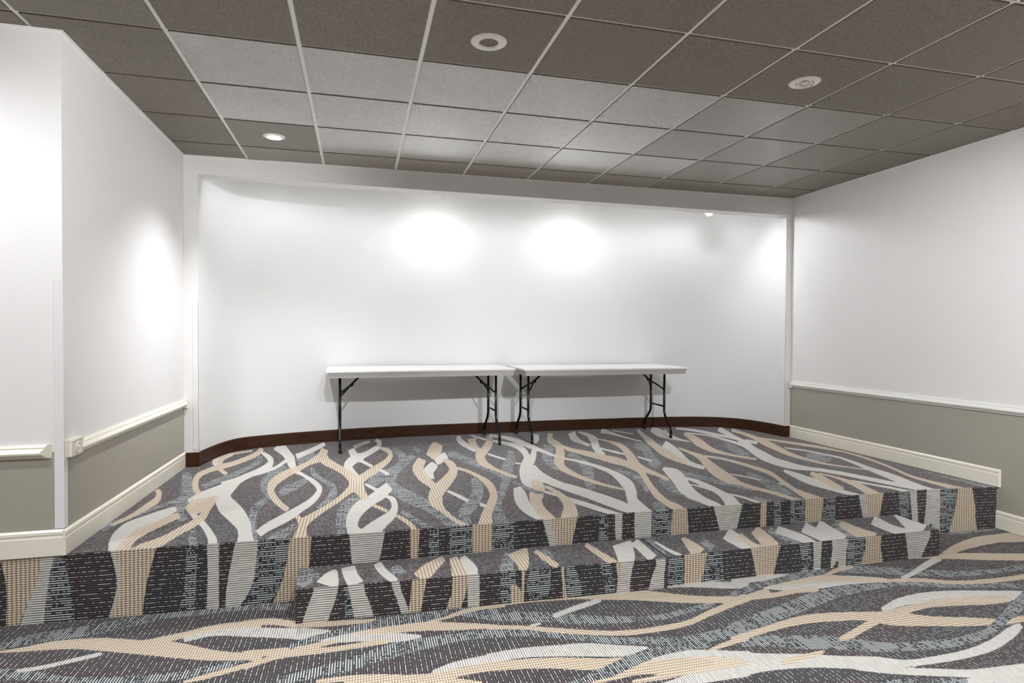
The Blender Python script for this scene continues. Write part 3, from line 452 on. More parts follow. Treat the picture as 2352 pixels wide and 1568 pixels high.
w|2.426,-0.122 2.524,-0.093 2.645,-0.084 2.745,-0.082|2.423,-0.082 2.524,-0.042 2.652,-0.023 2.755,-0.021
b|1.956,-0.066 2.065,-0.074 2.197,-0.103 2.33,-0.132 2.42,-0.151 2.513,-0.157 2.633,-0.146 2.727,-0.157|1.952,-0.034 2.062,-0.033 2.198,-0.054 2.333,-0.092 2.423,-0.102 2.517,-0.092 2.64,-0.079 2.741,-0.082
b|2.065,-0.097 2.283,-0.156 2.502,-0.203 2.613,-0.227|2.064,-0.057 2.286,-0.109 2.509,-0.165 2.616,-0.212
u|2.743,0.284 2.902,0.238 3.032,0.194 3.187,0.138 3.379,0.102 3.581,0.081 3.756,0.111 3.937,0.142|2.77,0.399 2.932,0.339 3.067,0.293 3.222,0.224 3.407,0.166 3.606,0.134 3.781,0.166 3.967,0.199
w|3.072,0.227 3.182,0.27 3.289,0.307 3.378,0.34|3.078,0.271 3.192,0.321 3.301,0.36 3.39,0.389
b|2.772,0.408 2.896,0.429 3.077,0.42 3.259,0.402 3.373,0.367 3.544,0.318 3.651,0.278 3.815,0.217 3.989,0.174 4.152,0.161|2.776,0.439 2.902,0.46 3.084,0.446 3.273,0.441 3.398,0.431 3.598,0.432 3.714,0.388 3.867,0.3 4.035,0.245 4.201,0.232
w|3.585,0.399 3.726,0.411 3.86,0.404 3.981,0.374 4.124,0.324 4.248,0.293|3.6,0.438 3.748,0.458 3.889,0.458 4.031,0.454 4.179,0.402 4.305,0.371
b|2.725,0.197 2.882,0.161 3.027,0.092 3.174,0.034 3.327,-0.01 3.496,-0.022 3.688,-0.002 3.855,0.06 4.023,0.118 4.152,0.155|2.735,0.24 2.892,0.197 3.044,0.137 3.193,0.078 3.346,0.034 3.518,0.027 3.71,0.048 3.878,0.117 4.053,0.179 4.183,0.213
w|2.93,0.164 2.993,0.187|2.934,0.195 2.996,0.208
u|2.711,0.131 2.864,0.098 3.011,0.046 3.152,-0.021 3.292,-0.081 3.442,-0.119 3.596,-0.152 3.77,-0.159 3.928,-0.15|2.724,0.192 2.882,0.158 3.03,0.094 3.173,0.026 3.319,-0.026 3.471,-0.064 3.63,-0.088 3.821,-0.066 3.991,-0.046
w|2.667,-0.089 2.818,-0.082 2.963,-0.105 3.105,-0.141 3.249,-0.176 3.386,-0.173|2.677,-0.011 2.834,-0.002 2.991,-0.016 3.147,-0.035 3.289,-0.09 3.407,-0.13
b|2.653,-0.143 2.793,-0.165 2.931,-0.195 3.065,-0.242 3.166,-0.25 3.284,-0.221 3.378,-0.19|2.665,-0.076 2.812,-0.09 2.959,-0.113 3.1,-0.153 3.192,-0.177 3.301,-0.172 3.384,-0.173
U|2.934,-0.335 3.01,-0.326 3.147,-0.309 3.27,-0.264 3.425,-0.214 3.567,-0.203 3.677,-0.207|2.94,-0.306 3.017,-0.289 3.163,-0.226 3.291,-0.177 3.453,-0.138 3.606,-0.124 3.718,-0.136
w|3.289,-0.267 3.429,-0.249 3.573,-0.276 3.676,-0.364 3.724,-0.411|3.319,-0.186 3.461,-0.182 3.616,-0.211 3.76,-0.258 3.836,-0.277
b|3.023,-0.349 3.076,-0.342 3.155,-0.334 3.261,-0.324 3.375,-0.345 3.489,-0.373 3.619,-0.376 3.756,-0.376|3.026,-0.335 3.082,-0.314 3.166,-0.29 3.293,-0.239 3.427,-0.244 3.555,-0.258 3.679,-0.284 3.778,-0.346
b|3.206,-0.376 3.356,-0.381 3.493,-0.37|3.214,-0.354 3.371,-0.344 3.513,-0.325
w|3.253,-0.43 3.379,-0.431 3.477,-0.443 3.603,-0.447 3.706,-0.448|3.261,-0.41 3.397,-0.388 3.521,-0.349 3.671,-0.329 3.775,-0.345
b|3.648,-0.243 3.757,-0.218 3.895,-0.192|3.658,-0.218 3.775,-0.18 3.916,-0.152
u|3.828,-0.174 4.011,-0.107 4.192,-0.056 4.441,0.014 4.647,0.073 4.885,0.108 5.144,0.111 5.328,0.04 5.536,-0.012 5.761,-0.084 6.094,-0.192|3.883,-0.043 4.077,0.023 4.265,0.07 4.541,0.163 4.741,0.191 4.974,0.204 5.221,0.18 5.394,0.092 5.605,0.04 5.834,-0.034 6.173,-0.144
b|4.057,0.179 4.164,0.167 4.316,0.161 4.448,0.176 4.605,0.169|4.092,0.232 4.201,0.221 4.354,0.214 4.489,0.23 4.651,0.224
b|4.027,0.129 4.149,0.173 4.326,0.22|4.05,0.178 4.176,0.225 4.363,0.281
w|4.322,0.272 4.442,0.218 4.63,0.196 4.847,0.202 5.084,0.178|4.386,0.359 4.569,0.377 4.755,0.34 4.943,0.303 5.129,0.22
b|4.413,0.283 4.692,0.266 4.837,0.239 5.041,0.18 5.26,0.134 5.438,0.055 5.672,0.019 5.902,0.011 6.415,0.001|4.479,0.372 4.769,0.355 4.908,0.312 5.086,0.222 5.309,0.176 5.489,0.095 5.733,0.067 5.977,0.066 6.503,0.058
w|4.188,0.365 4.348,0.36 4.518,0.362 4.699,0.373|4.236,0.441 4.402,0.437 4.565,0.424 4.711,0.388
U|4.086,0.212 4.288,0.274 4.48,0.311 4.678,0.342 4.832,0.369|4.119,0.279 4.329,0.345 4.53,0.385 4.747,0.436 4.896,0.449
b|4.774,0.315 4.917,0.363 5.059,0.39|4.798,0.351 4.958,0.417 5.101,0.438
u|4.929,0.354 5.074,0.299 5.24,0.239 5.341,0.205 5.541,0.137 5.806,0.118 6.052,0.115 6.592,0.108|5.021,0.449 5.171,0.392 5.342,0.329 5.427,0.279 5.631,0.209 5.881,0.176 6.133,0.174 6.688,0.17
w|5.186,0.165 5.311,0.212 5.447,0.261 5.57,0.309 5.707,0.358|5.229,0.219 5.349,0.26 5.505,0.332 5.636,0.385 5.78,0.437
b|5.553,0.433 5.738,0.376 5.883,0.33 6.19,0.212 6.539,0.078|5.592,0.467 5.82,0.444 5.991,0.413 6.306,0.291 6.663,0.152
b|5.796,0.419 5.932,0.442 6.128,0.473 6.349,0.478 6.503,0.428 6.94,0.321|5.845,0.469 6.046,0.549 6.286,0.605 6.502,0.592 6.692,0.558 7.148,0.447
b|3.8,-0.196 3.957,-0.165 4.117,-0.138 4.27,-0.126 4.437,-0.142 4.593,-0.174 4.668,-0.244 4.843,-0.295 5.023,-0.34 5.217,-0.375 5.345,-0.374 5.803,-0.37|3.825,-0.146 3.985,-0.114 4.158,-0.074 4.329,-0.048 4.508,-0.064 4.672,-0.098 4.799,-0.13 4.941,-0.214 5.113,-0.27 5.283,-0.326 5.411,-0.324 5.882,-0.318
w|4.741,-0.12 4.885,-0.092 5.055,-0.084 5.223,-0.118 5.386,-0.159 5.616,-0.185 5.995,-0.252|4.775,-0.076 4.96,-0.009 5.162,0.014 5.357,-0.009 5.528,-0.052 5.734,-0.103 6.127,-0.171
b|4.68,-0.168 4.846,-0.161 5.034,-0.138 5.213,-0.161 5.389,-0.189 5.517,-0.191|4.73,-0.113 4.91,-0.094 5.109,-0.068 5.313,-0.079 5.496,-0.108 5.596,-0.133
b|4.295,-0.313 4.398,-0.29 4.538,-0.239 4.649,-0.204|4.318,-0.276 4.433,-0.234 4.575,-0.181 4.693,-0.142
u|3.817,-0.24 3.942,-0.266 4.092,-0.325 4.252,-0.371 4.4,-0.43 4.581,-0.458 4.781,-0.475 5.007,-0.449 5.138,-0.403|3.871,-0.162 4.009,-0.179 4.183,-0.223 4.343,-0.28 4.476,-0.36 4.648,-0.397 4.849,-0.413 5.071,-0.386 5.185,-0.344
U|5.023,-0.441 5.273,-0.35 5.566,-0.242 6.994,0.327|5.055,-0.394 5.324,-0.281 5.65,-0.138 7.175,0.491
w|3.628,-0.444 3.813,-0.434 3.982,-0.453 4.134,-0.495 4.252,-0.54 4.404,-0.553 4.564,-0.563 4.744,-0.562 4.927,-0.54 5.136,-0.475 5.276,-0.415|3.741,-0.265 3.9,-0.315 4.062,-0.361 4.214,-0.415 4.344,-0.452 4.455,-0.506 4.615,-0.515 4.805,-0.505 4.997,-0.466 5.2,-0.4 5.313,-0.373
w|4.173,-0.52 4.305,-0.581 4.446,-0.631 4.591,-0.676 4.713,-0.688 4.873,-0.7 5.217,-0.725|4.232,-0.466 4.348,-0.544 4.499,-0.587 4.646,-0.633 4.768,-0.645 4.931,-0.656 5.285,-0.68
b|3.886,-0.423 3.995,-0.405 4.108,-0.387 4.158,-0.368|3.917,-0.373 4.023,-0.363 4.132,-0.353 4.169,-0.351
w|4.533,-0.724 4.654,-0.733 4.765,-0.774 5.048,-0.827|4.578,-0.683 4.733,-0.67 4.9,-0.678 5.2,-0.732
u|4.194,-0.627 4.343,-0.664|4.216,-0.605 4.375,-0.636
u|6.184,0.696 6.427,0.663 6.616,0.63|6.285,0.78 6.536,0.746 6.701,0.692
@tread_a
u|1.845,0.795 1.823,0.645 1.82,0.485|1.937,0.603 1.899,0.506 1.862,0.418
w|1.994,0.682 1.952,0.607 1.916,0.494|2.014,0.655 2.024,0.512 2.026,0.362
w|2.032,0.683 2.05,0.529 2.074,0.375|2.105,0.715 2.118,0.577 2.148,0.442
w|2.201,0.692 2.227,0.551 2.286,0.368|2.243,0.744 2.264,0.615 2.32,0.433
u|2.28,0.6 2.31,0.444|2.328,0.682 2.368,0.537
b|2.576,0.736 2.477,0.635 2.4,0.49|2.588,0.662 2.514,0.491 2.452,0.342
b|2.612,0.678 2.599,0.485 2.583,0.362|2.658,0.717 2.678,0.524 2.664,0.369
w|2.67,0.674 2.668,0.456 2.674,0.37|2.707,0.719 2.739,0.523 2.726,0.402
u|2.94,0.717 2.873,0.518 2.839,0.392|2.988,0.688 2.936,0.49 2.91,0.375
b|2.946,0.666 2.955,0.488 2.946,0.383|3.086,0.767 3.032,0.521 2.98,0.382
u|3.113,0.642 3.1,0.458|3.183,0.725 3.199,0.569
b|3.096,0.665 3.142,0.389|3.129,0.718 3.184,0.449
b|3.415,0.689 3.439,0.471 3.461,0.362|3.454,0.747 3.49,0.54 3.511,0.428
w|3.583,0.657 3.527,0.462 3.494,0.381|3.732,0.725 3.644,0.489 3.577,0.361
w|3.705,0.655 3.68,0.376|3.782,0.74 3.764,0.461
@tread_b
u|3.775,0.645 3.779,0.524 3.777,0.417|3.868,0.75 3.85,0.6 3.834,0.475
w|3.852,0.654 3.855,0.509 3.88,0.383|3.871,0.677 3.885,0.546 3.915,0.425
b|4.041,0.666 3.983,0.488 3.935,0.353|4.075,0.7 4.092,0.588 4.086,0.479
u|4.113,0.58 4.103,0.44|4.183,0.654 4.184,0.522
w|4.292,0.606 4.299,0.423 4.324,0.337|4.455,0.776 4.433,0.559 4.436,0.452
b|4.391,0.607 4.363,0.445 4.341,0.337|4.472,0.682 4.44,0.517 4.454,0.443
b|4.532,0.659 4.46,0.468 4.421,0.333|4.661,0.766 4.62,0.596 4.573,0.451
w|4.678,0.618 4.721,0.449 4.706,0.308|4.794,0.739 4.834,0.555 4.814,0.398
u|4.64,0.645 4.637,0.43 4.59,0.291|4.732,0.735 4.723,0.506 4.691,0.368
w|4.853,0.598 4.852,0.432 4.851,0.309|5.028,0.757 4.995,0.559 5.037,0.474
w|4.975,0.616 4.962,0.467 4.941,0.359|5.159,0.775 5.111,0.589 5.085,0.472
u|5.088,0.614 4.999,0.374 4.938,0.268|5.303,0.782 5.217,0.529 5.159,0.408
b|5.179,0.64 5.128,0.452 5.104,0.303|5.291,0.733 5.287,0.582 5.309,0.466
w|5.418,0.617 5.406,0.456 5.442,0.34|5.601,0.763 5.551,0.57 5.584,0.452
w|5.747,0.748 5.588,0.519 5.479,0.32|5.845,0.815 5.805,0.667 5.804,0.541
@riser
b|0.463,0.371 0.495,0.215 0.494,0.02 0.494,-0.08|0.651,0.353 0.613,0.202 0.545,0.014 0.52,-0.086
w|0.651,0.358 0.613,0.202 0.553,0.028 0.528,-0.072|0.695,0.354 0.667,0.197 0.647,0.017 0.64,-0.083
u|0.658,0.357 0.613,0.202 0.552,0.013 0.53,-0.087|0.731,0.35 0.758,0.187 0.782,-0.015 0.791,-0.115
w|0.926,0.371 0.96,0.175 0.925,0.01 0.91,-0.09|0.964,0.368 0.992,0.172 0.948,0.007 0.928,-0.093
b|0.949,0.376 0.973,0.174 0.934,0.008 0.918,-0.092|1.142,0.359 1.093,0.162 1.071,-0.008 1.061,-0.108
u|1.273,0.356 1.267,0.155 1.236,-0.009 1.223,-0.109|1.33,0.351 1.317,0.15 1.308,-0.017 1.305,-0.117
w|1.368,0.359 1.372,0.178 1.367,-0.002 1.366,-0.102|1.426,0.354 1.425,0.173 1.425,-0.008 1.425,-0.108
w|1.509,0.361 1.464,0.124 1.456,-0.012 1.451,-0.112|1.616,0.352 1.586,0.111 1.514,-0.018 1.474,-0.118
u|1.616,0.356 1.586,0.111 1.554,-0.011 1.535,-0.111|1.773,0.343 1.725,0.097 1.649,-0.022 1.604,-0.122
b|1.775,0.359 1.74,0.142 1.686,-0.003 1.659,-0.103|1.88,0.35 1.86,0.13 1.818,-0.018 1.798,-0.118
w|2.071,0.354 2.083,0.227 2.09,0.155 2.096,0.055|2.266,0.338 2.243,0.213 2.224,0.142 2.207,0.042
b|2.401,0.346 2.404,0.15 2.405,0.05|2.454,0.342 2.445,0.146 2.442,0.046
u|2.508,0.342 2.503,0.165 2.502,0.065|2.562,0.338 2.562,0.16 2.562,0.06
u|2.624,0.338 2.624,0.154 2.624,0.054|2.751,0.328 2.752,0.143 2.752,0.043
b|2.751,0.343 2.752,0.155 2.752,0.055|2.871,0.334 2.872,0.144 2.872,0.044
u|2.871,0.351 2.872,0.157 2.872,0.057|3.004,0.341 3,0.146 2.998,0.046
w|3.171,0.341 3.221,0.165 3.241,0.065|3.231,0.336 3.273,0.16 3.29,0.06
b|3.217,0.343 3.259,0.161 3.275,0.061|3.396,0.329 3.355,0.153 3.338,0.053
u|3.536,0.34 3.531,0.178 3.529,0.078|3.59,0.336 3.594,0.172 3.595,0.072
w|3.636,0.34 3.642,0.168 3.645,0.068|3.687,0.336 3.683,0.165 3.681,0.065
w|3.766,0.344 3.77,0.158 3.772,0.058|3.884,0.336 3.882,0.148 3.882,0.048
u|3.887,0.341 3.888,0.161 3.889,0.061|4.028,0.331 4.02,0.15 4.017,0.05
b|4.031,0.352 4.017,0.159 4.012,0.059|4.129,0.345 4.143,0.149 4.148,0.049
w|4.312,0.352 4.368,0.158 4.388,0.058|4.533,0.336 4.486,0.149 4.468,0.049
b|4.67,0.347 4.666,0.14 4.664,0.04|4.713,0.344 4.709,0.136 4.707,0.036
u|4.77,0.343 4.772,0.146 4.773,0.046|4.82,0.339 4.829,0.141 4.832,0.041
u|4.901,0.346 4.897,0.145 4.895,0.045|5.018,0.338 5.017,0.135 5.016,0.035
b|5.017,0.352 5.016,0.156 5.016,0.056|5.16,0.343 5.142,0.146 5.135,0.046
u|5.16,0.349 5.149,0.146 5.145,0.046|5.252,0.343 5.262,0.137 5.266,0.037
w|5.446,0.342 5.489,0.149 5.505,0.049|5.512,0.337 5.544,0.145 5.557,0.045
b|5.494,0.345 5.526,0.147 5.538,0.047|5.661,0.334 5.622,0.139 5.608,0.039
u|5.777,0.357 5.815,0.125 5.826,0.025|5.88,0.35 5.891,0.119 5.895,0.019
w|5.884,0.356 5.911,0.115 5.919,0.015|5.945,0.352 5.965,0.11 5.971,0.01
w|6.039,0.353 6.03,0.186 6.016,0.079 6.007,-0.021|6.141,0.346 6.152,0.178 6.067,0.075 6.008,-0.025
w|6.082,0.35 6.089,0.182 6.087,0.064 6.086,-0.036|6.149,0.346 6.152,0.178 6.154,0.059 6.156,-0.041
u|6.149,0.349 6.154,0.084 6.155,-0.016|6.297,0.34 6.246,0.077 6.231,-0.023
b|6.301,0.349 6.264,0.138 6.223,-0 6.202,-0.1|6.403,0.343 6.431,0.126 6.328,-0.009 6.273,-0.109
b|6.341,0.347 6.349,0.132 6.36,-0.012 6.366,-0.112|6.403,0.343 6.431,0.126 6.459,-0.019 6.472,-0.119
w|6.609,0.34 6.634,0.16 6.591,0.012 6.57,-0.088|6.702,0.334 6.705,0.155 6.692,0.004 6.685,-0.096
@riser_a
w|1.908,0.201 1.907,0.152 1.885,0.089 1.861,0.02 1.838,-0.08|2.027,0.189 2.022,0.139 2.003,0.075 1.978,0.006 1.955,-0.094
w|2.069,0.191 2.076,0.134 2.087,0.083 2.101,0.005 2.114,-0.095|2.149,0.182 2.155,0.125 2.175,0.073 2.198,-0.007 2.218,-0.107
u|2.047,0.193 2.057,0.086 2.06,0.003 2.063,-0.097|2.072,0.19 2.088,0.082 2.098,-0.002 2.106,-0.102
w|2.276,0.193 2.292,0.127 2.315,0.064 2.335,-0.013 2.353,-0.113|2.322,0.188 2.332,0.123 2.355,0.06 2.379,-0.018 2.4,-0.118
b|2.389,0.193 2.378,0.06 2.37,0.004 2.363,-0.096|2.465,0.186 2.441,0.053 2.43,-0.003 2.419,-0.103
b|2.595,0.185 2.591,0.085 2.567,0.018 2.545,-0.082|2.677,0.176 2.665,0.077 2.641,0.01 2.618,-0.09
w|2.673,0.185 2.673,0.093 2.674,0.011 2.674,-0.089|2.736,0.179 2.736,0.087 2.736,0.004 2.737,-0.096
u|2.85,0.188 2.846,0.092 2.855,0.015 2.863,-0.085|2.927,0.181 2.932,0.083 2.941,0.006 2.949,-0.094
b|2.962,0.186 2.962,0.101 2.963,0.001|2.984,0.183 2.98,0.099 2.976,-0.001
b|2.898,0.095 2.907,0.001 2.913,-0.099|2.941,0.091 2.976,-0.006 3.002,-0.106
u|3.019,0.193 2.989,0.094 3.002,0.025 3.014,-0.075|3.125,0.182 3.121,0.08 3.108,0.013 3.096,-0.087
b|3.174,0.199 3.188,0.082 3.193,-0.005 3.198,-0.105|3.197,0.197 3.206,0.08 3.216,-0.007 3.224,-0.107
u|3.206,0.188 3.211,0.071 3.216,0.01 3.22,-0.09|3.251,0.183 3.293,0.063 3.293,0.002 3.294,-0.098
u|3.399,0.195 3.427,0.049 3.442,-0.051|3.455,0.19 3.493,0.042 3.512,-0.058
b|3.492,0.195 3.502,0.112 3.511,0.012|3.53,0.192 3.526,0.109 3.522,0.009
w|3.526,0.193 3.51,0.09 3.5,0.012 3.491,-0.088|3.608,0.186 3.584,0.082 3.578,0.004 3.571,-0.096
w|3.726,0.188 3.736,0.137 3.715,0.087 3.693,0.009 3.674,-0.091|3.791,0.182 3.793,0.131 3.784,0.08 3.785,-0 3.785,-0.1
@riser_b
u|3.813,0.193 3.818,0.1 3.818,0.017 3.819,-0.083|3.91,0.184 3.918,0.09 3.919,0.006 3.92,-0.094
b|3.917,0.194 3.924,0.09 3.921,0.01 3.918,-0.09|4.067,0.18 4.052,0.078 4.025,-0.001 4.001,-0.101
u|4.067,0.191 4.028,0.08 4.021,0.006 4.014,-0.094|4.163,0.182 4.172,0.066 4.181,-0.01 4.189,-0.11
b|4.349,0.196 4.371,0.127 4.394,0.022 4.41,-0.078|4.567,0.177 4.545,0.111 4.519,0.009 4.501,-0.091
w|4.349,0.194 4.369,0.127 4.394,0.022 4.411,-0.078|4.392,0.19 4.398,0.124 4.41,0.02 4.419,-0.08
u|4.689,0.185 4.713,0.077 4.714,0.009 4.714,-0.091|4.768,0.178 4.781,0.07 4.764,0.005 4.75,-0.095
w|4.791,0.186 4.797,0.107 4.799,0.006 4.8,-0.094|4.859,0.18 4.854,0.102 4.85,0.001 4.847,-0.099
w|4.929,0.189 4.935,0.115 4.925,0.038 4.915,-0.062|5.046,0.179 5.04,0.105 4.965,0.034 4.898,-0.066
w|4.987,0.184 4.988,0.11 4.978,0.004 4.971,-0.096|5.046,0.179 5.04,0.105 5.036,-0.002 5.033,-0.102
u|5.045,0.189 5.047,0.075 5.042,0.002 5.038,-0.098|5.189,0.177 5.178,0.064 5.167,-0.01 5.157,-0.11
b|5.182,0.192 5.183,0.103 5.155,0.016 5.131,-0.084|5.304,0.182 5.299,0.093 5.318,0.001 5.334,-0.099
w|5.483,0.197 5.496,0.136 5.517,0.008 5.529,-0.092|5.692,0.18 5.686,0.12 5.618,-0.001 5.578,-0.101
'''
# ------------------------------------------------------------------ carpet ribbons (metres, on each carpeted face)
def catmull(P, k=6):
    P = np.asarray(P, float)
    Q = np.vstack([2*P[0]-P[1], P, 2*P[-1]-P[-2]])
    out = []
    for i in range(1, len(Q)-2):
        a, b, c, d = Q[i-1], Q[i], Q[i+1], Q[i+2]
        for s in range(k):
            x = s / k
            out.append(.5*((2*b) + (c-a)*x + (2*a-5*b+4*c-d)*x*x + (3*b-a-3*c+d)*x**3))
    out.append(Q[-2])
    return np.array(out)

RIB = {}
for blk in PATTERN.strip().split('@')[1:]:
    lines = blk.strip().split('\n')
    L = []
    for ln in lines[1:]:
        c, a, b = ln.split('|')
        pa = [tuple(map(float, q.split(','))) for q in a.split()]
        pb = [tuple(map(float, q.split(','))) for q in b.split()]
        A, B = catmull(pa), catmull(pb)
        L.append((c, np.vstack([A, B[::-1]])))
    RIB[lines[0]] = L

def field(pts, ribs):
    """signed distance (inside > 0) to each class of ribbon at every point"""
    F = {c: np.full(len(pts), -.05) for c in 'wbuU'}
    for c, poly in ribs:
        lo, hi = poly.min(0) - .05, poly.max(0) + .05
        idx = np.where((pts[:,0] > lo[0]) & (pts[:,0] < hi[0]) & (pts[:,1] > lo[1]) & (pts[:,1] < hi[1]))[0]
        if not len(idx): continue
        for ch in np.array_split(idx, max(1, len(idx)//4000)):
            p = pts[ch]
            d2 = np.full(len(p), 1e9); wn = np.zeros(len(p), int)
            for a, b in zip(poly, np.roll(poly, -1, 0)):
                e = b - a; L2 = e @ e
                if L2 < 1e-12: continue
                w = p - a
                s = np.clip((w @ e) / L2, 0, 1)
                q = w - s[:,None]*e
                d2 = np.minimum(d2, (q*q).sum(1))
                cr = e[0]*w[:,1] - e[1]*w[:,0]
                wn += ((a[1] <= p[:,1]) & (b[1] > p[:,1]) & (cr > 0)).astype(int)
                wn -= ((a[1] > p[:,1]) & (b[1] <= p[:,1]) & (cr < 0)).astype(int)
            sd = np.sqrt(d2) * np.where(wn != 0, 1, -1)
            F[c][ch] = np.maximum(F[c][ch], sd)
    F['w'] = np.minimum(F['w'], -F['U']); F['b'] = np.minimum(F['b'], -F['U']); F['u'] = np.maximum(F['u'], F['U'])
    return F

def vnoise(p, sx, sy, seed):
    r = np.random.RandomState(seed).rand(64, 64)
    x = p[:,0]/sx; y = p[:,1]/sy
    xi = np.floor(x).astype(int); yi = np.floor(y).astype(int)
    fx = x-xi; fy = y-yi; fx = fx*fx*(3-2*fx); fy = fy*fy*(3-2*fy)
    g = lambda a, b: r[a % 64, b % 64]
    return (g(xi,yi)*(1-fx)+g(xi+1,yi)*fx)*(1-fy)+(g(xi,yi+1)*(1-fx)+g(xi+1,yi+1)*fx)*fy

Q = .01125
def rib_samples(u0, u1):
    """sample positions along u that follow every rib and groove"""
    k = np.arange(math.floor(u0/Q)-1, math.ceil(u1/Q)+2)
    g = (k[:,None] + np.array([.30, .43, .57, .70])[None,:]).ravel()*Q
    g = g[(g > u0+.001) & (g < u1-.001)]
    return np.concatenate([[u0], g, [u1]])
def relief(u):
    ph = np.abs(u/Q - np.floor(u/Q) - .5)           # 0 in the groove, .5 on the rib
    return -np.clip((.20-ph)/.13, 0, 1)

def carpet_patch(name, S, T, pos, uvf, ribs, nrm, parent=None, pat=None, depth=.0026):
    """carpet on a grid of parameters S x T (metres in that face). pos -> 3D, uvf -> (u along ribbons, v across)"""
    S = np.asarray(S, float); T = np.asarray(T, float)
    nx, ny = len(S), len(T)
    s, t = np.meshgrid(S, T, indexing='ij'); s = s.ravel(); t = t.ravel()
    V = np.stack(pos(s, t), 1); U = np.stack(uvf(s, t), 1)
    V = V + relief(U[:,0])[:,None]*depth*np.array(nrm)[None,:]
    i, j = np.meshgrid(np.arange(nx-1), np.arange(ny-1), indexing='ij')
    a = (i*ny + j).ravel()
    faces = np.stack([a, a+ny, a+ny+1, a+1], 1)
    p0 = V[faces[0]]; fn = np.cross(p0[1]-p0[0], p0[3]-p0[0])
    if fn @ np.array(nrm) < 0: faces = faces[:, ::-1]
    me = bpy.data.meshes.new(name)
    me.vertices.add(len(V)); me.vertices.foreach_set('co', V.ravel())
    me.loops.add(faces.size); me.loops.foreach_set('vertex_index', faces.ravel())
    me.polygons.add(len(faces)); me.polygons.foreach_set('loop_start', np.arange(0, faces.size, 4))
    me.update(calc_edges=True)
    uvl = me.uv_layers.new(name='UVMap')
    uvl.data.foreach_set('uv', U[faces.ravel()].ravel())
    # ribbon distances on a coarse grid, read off at the fine one
    cs_ = np.linspace(S[0], S[-1], max(2, int((S[-1]-S[0])/.011)+2)); ct = np.linspace(T[0], T[-1], max(2, int((T[-1]-T[0])/.011)+2))
    gs, gt = np.meshgrid(cs_, ct, indexing='ij')
    pp = np.stack(pat(gs.ravel(), gt.ravel()), 1) if pat else np.stack((gs.ravel(), gt.ravel()), 1)
    F = field(pp, ribs)
    fi = (s-S[0])/(cs_[1]-cs_[0]); fj = (t-T[0])/(ct[1]-ct[0])
    i0 = np.clip(fi.astype(int), 0, len(cs_)-2); j0 = np.clip(fj.astype(int), 0, len(ct)-2)
    fi = fi-i0; fj = fj-j0
    G = {}
    for c in F:
        A = F[c].reshape(len(cs_), len(ct))
        G[c] = (A[i0,j0]*(1-fi)+A[i0+1,j0]*fi)*(1-fj)+(A[i0,j0+1]*(1-fi)+A[i0+1,j0+1]*fi)*fj
    for nm, c in (('ribbon_white','w'), ('ribbon_beige','b'), ('ribbon_blue','u')):
        at = me.attributes.new(nm, 'FLOAT', 'POINT'); at.data.foreach_set('value', G[c].astype(np.float32))
    # plum or charcoal ground: charcoal gathers beside the blue ribbons
    z = vnoise(U, .55, .16, 3)*.6 + vnoise(U, .25, .09, 5)*.4
    z = z + np.clip((G['u'] + .05)/.05, 0, 1)*.22
    z = np.clip((z - .52)/.12, 0, 1)
    at = me.attributes.new('ground_zone', 'FLOAT', 'POINT'); at.data.foreach_set('value', z.astype(np.float32))
    me.materials.append(CARPET)
    o = bpy.data.objects.new(name, me); COL.objects.link(o)
    if parent: o.parent = parent
    return o

# ------------------------------------------------------------------ measured room (metres)
CZ = 2.879                # ceiling
XL, XR = .735, 6.598      # stage side walls
YW, YS, YH = .750, .748, 2.809   # wall beside the stage, stage front, alcove opening
ZS = .331                 # stage height
XO, YO = -3.2, -6.4       # the rest of the room (behind the photographer)
def stage_z(x, y):
    w = np.clip((2.6 - x)/(2.6 - XL), 0, 1)
    k = np.clip((y - YS)/(YH - YS), 0, 1.2)
    return ZS + w*(.012*(1-k) - .020*k)
def floor_z(x):
    return .028*np.clip((1.6 - x)/1.4, 0, 1)**1.5 + .034*np.clip((x - 5.9)/.7, 0, 1)**1.5

CURVE = [(.842,2.812),(.848,2.90),(.889,3.12),(.94,3.30),(1.02,3.445),(1.12,3.515),(1.25,3.56),(1.52,3.63),(1.94,3.69),(2.4,3.722),(3.2,3.74),(4.2,3.748),(5.0,3.738),(5.6,3.712),(5.95,3.66),(6.18,3.58),(6.35,3.45),(6.45,3.28),(6.505,3.08),(6.525,2.92),(6.527,2.812)]
crv = catmull(CURVE, 6)
CX, CY = crv[:,0], crv[:,1]
# floor: ribbons run sideways across the room
fx0, fx1, fy0, fy1 = XO, XR, -1.9, YS
def frib():
    L = list(RIB['floor'])
    # the woven repeat carries on beyond the traced strip
    for dx, dy in ((-2.6, -.16), (0.35, -1.42), (2.9, -1.42), (-2.2, -1.5)):
        for c, p in RIB['floor']:
            q = p + np.array([dx, dy])
            if (dx < -2.3 and q[:,0].max() < .35) or (dy < -1 and q[:,1].max() < -.62): L.append((c, q))
    return L
FR = frib()
floor = carpet_patch('floor', rib_samples(fx0, fx1), np.linspace(fy0, fy1, 190), lambda x,y: (x, y, floor_z(x)), lambda x,y: (x, y), FR, (0,0,1))
tag(floor, 'patterned carpet floor in front of the stage', None, None, 'structure')
bf = MB(); bf.add([(XO,YO,0),(XR,YO,0),(XR,fy0,0),(XO,fy0,0)], [(0,1,2,3)])
fb = bf.build('floor_back', CARPET); tag(fb, 'carpet floor behind the camera', None, None, 'structure')

